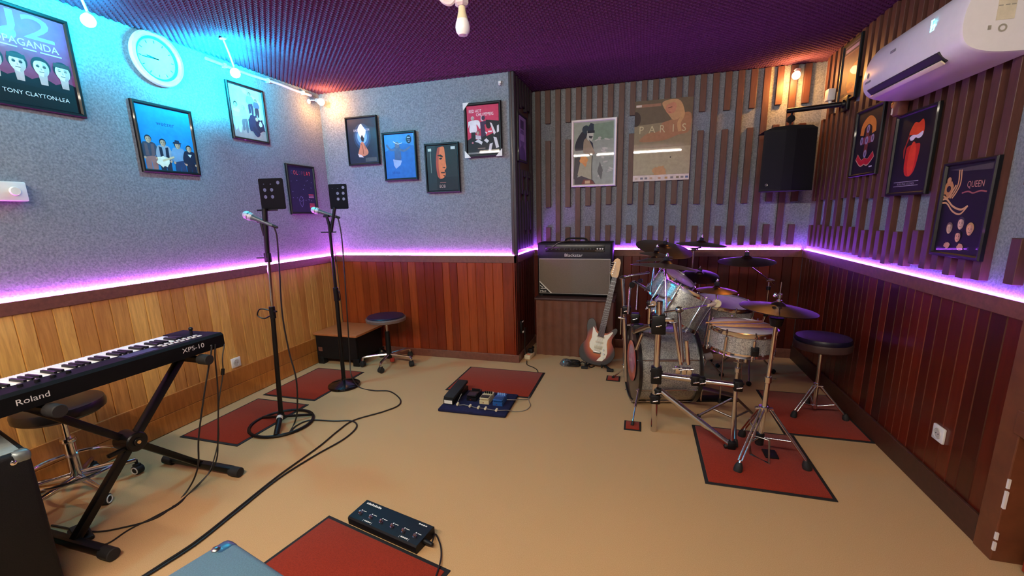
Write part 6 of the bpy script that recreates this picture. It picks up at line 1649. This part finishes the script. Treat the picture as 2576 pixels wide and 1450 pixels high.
def d_salute(a):
    a.rect(0, 0, 1, 1, (150, 166, 152)); a.poly([(0.3, 0.95), (0.98, 0.98), (0.98, 0.72), (0.4, 0.7)], (120, 150, 126))
    r_ = random.Random(8)
    for i in range(16):
        a.ell(r_.uniform(0.55, 0.95), r_.uniform(0.12, 0.74), r_.uniform(0.03, 0.08), r_.uniform(0.012, 0.03), (186, 196, 184), 14, tilt=r_.uniform(-0.5, 0.5))
    a.poly([(0.04, 0.55), (0.06, 0.7), (0.22, 0.86), (0.34, 0.84), (0.3, 0.72), (0.26, 0.52)], (30, 36, 52))
    a.poly([(0.24, 0.52), (0.26, 0.72), (0.4, 0.72), (0.5, 0.56), (0.52, 0.48), (0.24, 0.5)], (150, 140, 116))
    a.ell(0.3, 0.88, 0.09, 0.1, (28, 52, 66)); a.poly([(0.36, 0.92), (0.42, 0.98), (0.5, 0.96), (0.5, 0.86), (0.38, 0.86)], (26, 46, 66))
    a.poly([(0.33, 0.86), (0.5, 0.84), (0.48, 0.72), (0.42, 0.68), (0.34, 0.72)], (190, 200, 186)); a.rect(0.34, 0.82, 0.52, 0.86, (16, 24, 40)); a.poly([(0.38, 0.78), (0.48, 0.77), (0.44, 0.73), (0.38, 0.75)], (40, 50, 56))
    a.poly([(0.38, 0.72), (0.5, 0.56), (0.48, 0.66), (0.42, 0.7)], (30, 40, 60))
    a.poly([(0.0, 0.1), (0.02, 0.44), (0.2, 0.46), (0.14, 0.2), (0.06, 0.06)], (64, 64, 64))
    a.poly([(0.1, 0.16), (0.2, 0.46), (0.46, 0.46), (0.46, 0.08), (0.2, 0.1)], (166, 170, 138))
    a.blot(0.26, 0.4, 0.11, 0.1, (220, 160, 86), 9); a.poly([(0.2, 0.36), (0.34, 0.34), (0.3, 0.28)], (214, 150, 80))
    a.poly([(0.02, 0.0), (0.02, 0.1), (0.2, 0.14), (0.5, 0.06), (0.56, 0.0)], (66, 60, 66)); a.poly([(0.2, 0.0), (0.26, 0.08), (0.46, 0.07), (0.54, 0.0)], (120, 56, 46)); a.rect(0.29, 0.01, 0.42, 0.06, (206, 180, 140))
    a.stroke([(0.47, 0.46), (0.46, 0.25), (0.47, 0.05)], 0.02, (40, 44, 44)); a.poly([(0.66, 0.36), (0.74, 0.22), (0.7, 0.06), (0.6, 0.2)], (96, 104, 98))
poster('silver framed poster of a saluting man in cap and dark glasses', 'back', -0.692, -0.26, 1.645, 2.272, d_salute, M_FRW, 0.024, off=0.034, depth=0.024, gloss=0.7)

def d_paris(a):
    a.rect(0, 0, 1, 1, (138, 126, 94)); a.poly([(0, 0.08), (1, 0.08), (1, 0.42), (0, 0.42)], (166, 156, 120)); a.poly([(0, 1), (1, 1), (1, 0.74), (0, 0.7)], (100, 88, 66))
    a.poly([(0.5, 0.72), (0.44, 0.62), (0.24, 0.6), (0.1, 0.5), (0.5, 0.5), (0.78, 0.56), (0.96, 0.6), (0.98, 0.8), (0.86, 0.82), (0.76, 0.76)], (160, 116, 80))
    a.poly([(0.52, 0.88), (0.48, 0.96), (0.62, 0.99), (0.78, 0.97), (0.86, 0.85), (0.82, 0.78), (0.7, 0.74), (0.62, 0.78)], (186, 146, 100)); a.poly([(0.56, 0.93), (0.54, 0.86), (0.6, 0.82), (0.7, 0.84), (0.72, 0.93), (0.64, 0.96)], (190, 130, 98))
    a.stroke([(0.58, 0.89), (0.65, 0.9)], 0.012, (90, 56, 44)); a.stroke([(0.59, 0.84), (0.64, 0.835)], 0.01, (140, 66, 60))
    a.stroke([(0.8, 0.92), (0.84, 0.8), (0.78, 0.7), (0.8, 0.6)], 0.06, (190, 150, 100))
    x = 0.05
    for ch in 'PARIS':
        a.text(ch, x + 0.08, 0.6, 0.13, (196, 186, 140), 'c', 0.95); x += 0.185
    a.ell(0.02, 0.78, 0.09, 0.13, (60, 48, 40)); a.rect(0.02, 0.92, 0.46, 0.955, (150, 110, 84)); a.rect(0.02, 0.925, 0.12, 0.95, (206, 196, 180))
    a.blot(0.48, 0.12, 0.12, 0.1, (186, 140, 88), 4); a.rect(0, 0, 1, 0.075, (214, 202, 188))
    for x, c in ((0.06, (196, 176, 150)), (0.16, (120, 120, 124)), (0.24, (120, 116, 116)), (0.33, (190, 160, 130)), (0.48, (190, 150, 120)), (0.6, (190, 150, 90)), (0.7, (130, 124, 120)), (0.8, (130, 120, 90)), (0.88, (130, 124, 120)), (0.96, (90, 104, 140))):
        a.rect(x - 0.025, 0.022, x + 0.025, 0.048, c)
    a.ell(0.66, 0.29, 0.012, 0.014, (60, 44, 36))
poster('unframed brownish glossy poster of a long haired woman with a white bottom strip', 'back', -0.1, 0.402, 1.675, 2.392, d_paris, None, 0.0, off=0.034, gloss=0.9)

gr = 'black framed posters on the right wall'
def d_sand(a):
    a.rect(0, 0, 1, 1, (110, 70, 54)); a.rect(0, 0.84, 1, 1, (50, 40, 52)); a.rect(0.1, 0.87, 0.9, 0.93, (150, 130, 160)); a.rect(0.05, 0.82, 0.95, 0.828, (130, 110, 130)); a.rect(0.05, 0.965, 0.95, 0.973, (130, 110, 130))
    a.poly([(0.35, 0.3), (0.5, 0.55), (1, 0.62), (1, 0.05), (0.5, 0.1)], (214, 120, 50)); a.poly([(0, 0.8), (0.7, 0.8), (0.8, 0.6), (0.3, 0.45), (0, 0.6)], (96, 62, 60)); a.blot(0.3, 0.5, 0.16, 0.3, (80, 50, 50), 3); a.blot(0.62, 0.2, 0.2, 0.1, (150, 76, 40), 6); a.rect(0.05, 0.06, 0.3, 0.12, (40, 30, 34))
poster('narrow framed brown and orange poster high on the right wall beside the air conditioner', 'right', 4.06, 3.765, 2.135, 2.545, d_sand, M_FRB, 0.02, off=0.034, group=gr)

def d_cross(a):
    # plain stand-in: an arch, a column of pale dots and a red bow
    a.rect(0, 0, 1, 1, (12, 12, 14))
    a.stroke([(0.26, 0.62), (0.3, 0.76), (0.5, 0.84), (0.7, 0.76), (0.74, 0.62)], 0.15, (206, 130, 46))
    a.rect(0.42, 0.3, 0.56, 0.72, (110, 50, 40)); a.rect(0.24, 0.47, 0.76, 0.58, (120, 60, 70))
    for x, z in ((0.5, 0.7), (0.28, 0.53), (0.49, 0.52), (0.72, 0.53), (0.49, 0.31)):
        a.ell(x, z, 0.06, 0.075, (150, 140, 160)); a.ell(x, z, 0.03, 0.04, (90, 80, 100))
    a.stroke([(0.16, 0.28), (0.36, 0.17), (0.5, 0.19), (0.64, 0.17), (0.84, 0.28)], 0.13, (196, 160, 130)); a.stroke([(0.17, 0.28), (0.36, 0.175), (0.5, 0.195), (0.64, 0.175), (0.83, 0.28)], 0.105, (176, 26, 36))
    a.rect(0.72, 0.08, 0.84, 0.1, (200, 190, 196))
poster('black framed poster with a yellow arch over pale ovals and a red bow shape', 'right', 3.69, 3.32, 1.59, 2.02, d_cross, M_FRB, 0.018, off=0.034, group=gr)

def d_mouth(a):
    # plain stand-in: a red open shape with a white band and a long red drop
    a.rect(0, 0, 1, 1, (10, 10, 12))
    a.poly([(0.36, 0.74), (0.46, 0.88), (0.58, 0.87), (0.68, 0.9), (0.74, 0.8), (0.72, 0.7), (0.58, 0.72)], (214, 66, 20)); a.poly([(0.36, 0.74), (0.3, 0.62), (0.26, 0.56), (0.3, 0.44), (0.32, 0.6), (0.4, 0.72)], (150, 34, 16))
    a.poly([(0.38, 0.7), (0.46, 0.73), (0.58, 0.72), (0.72, 0.75), (0.71, 0.69), (0.62, 0.67), (0.55, 0.69), (0.48, 0.66), (0.4, 0.67)], (220, 216, 226))
    a.poly([(0.34, 0.56), (0.42, 0.6), (0.62, 0.61), (0.7, 0.58), (0.68, 0.4), (0.62, 0.25), (0.5, 0.2), (0.38, 0.24), (0.33, 0.4)], (196, 36, 16)); a.ell(0.52, 0.42, 0.1, 0.26, (222, 60, 26))
    a.rect(0.12, 0.13, 0.8, 0.137, (170, 160, 180)); a.rect(0.12, 0.075, 0.8, 0.082, (170, 160, 180)); a.text('ROLLING STONES', 0.46, 0.092, 0.038, (150, 140, 160), 'c', 1.3)
poster('black framed poster with a long red tongue like shape and a white band', 'right', 3.158, 2.775, 1.45, 1.892, d_mouth, M_FRB, 0.018, off=0.034, group=gr)

def d_gold(a):
    a.rect(0, 0, 1, 1, (14, 12, 18)); a.poly([(0.05, 0.96), (0.98, 0.985), (0.98, 0.92), (0.4, 0.93)], (70, 64, 60))
    for dx in (0, 0.05):
        a.stroke([(0.28 + dx, 0.95), (0.3 + dx, 0.8), (0.24 + dx, 0.7), (0.16 + dx, 0.63)], 0.025, (206, 150, 96))
    a.stroke([(0.0, 0.62), (0.1, 0.62), (0.26, 0.54), (0.46, 0.5), (0.6, 0.54)], 0.03, (206, 156, 110)); a.stroke([(0.0, 0.58), (0.12, 0.57), (0.28, 0.48), (0.46, 0.45), (0.6, 0.54)], 0.026, (206, 156, 110))
    a.blot(0.1, 0.74, 0.12, 0.12, (190, 130, 80), 3); a.ell(0.08, 0.84, 0.05, 0.05, (196, 140, 90)); a.stroke([(0.0, 0.66), (0.12, 0.64), (0.26, 0.78)], 0.03, (206, 150, 96)); a.ell(0.1, 0.74, 0.05, 0.05, (40, 26, 24))
    a.text('QUEEN', 0.68, 0.745, 0.1, (190, 130, 116), 'c', 0.82); a.stroke([(0.42, 0.685), (0.55, 0.7), (0.66, 0.68), (0.8, 0.7), (0.93, 0.69)], 0.022, (150, 84, 78))
    a.head(0.52, 0.34, 0.075, SK, (60, 50, 60)); a.head(0.28, 0.28, 0.07, (206, 170, 140), (110, 84, 66)); a.head(0.74, 0.28, 0.075, (220, 160, 130), (190, 140, 90)); a.head(0.51, 0.19, 0.068, (220, 160, 130), (40, 30, 34))
    a.blot(0.3, 0.085, 0.07, 0.05, (206, 150, 120), 7); a.blot(0.6, 0.08, 0.08, 0.05, (206, 150, 120), 8)
poster('black framed poster with golden ornament above four faces, lowest on the right wall', 'right', 2.655, 2.318, 1.155, 1.588, d_gold, M_FRB, 0.02, off=0.034, group=gr)
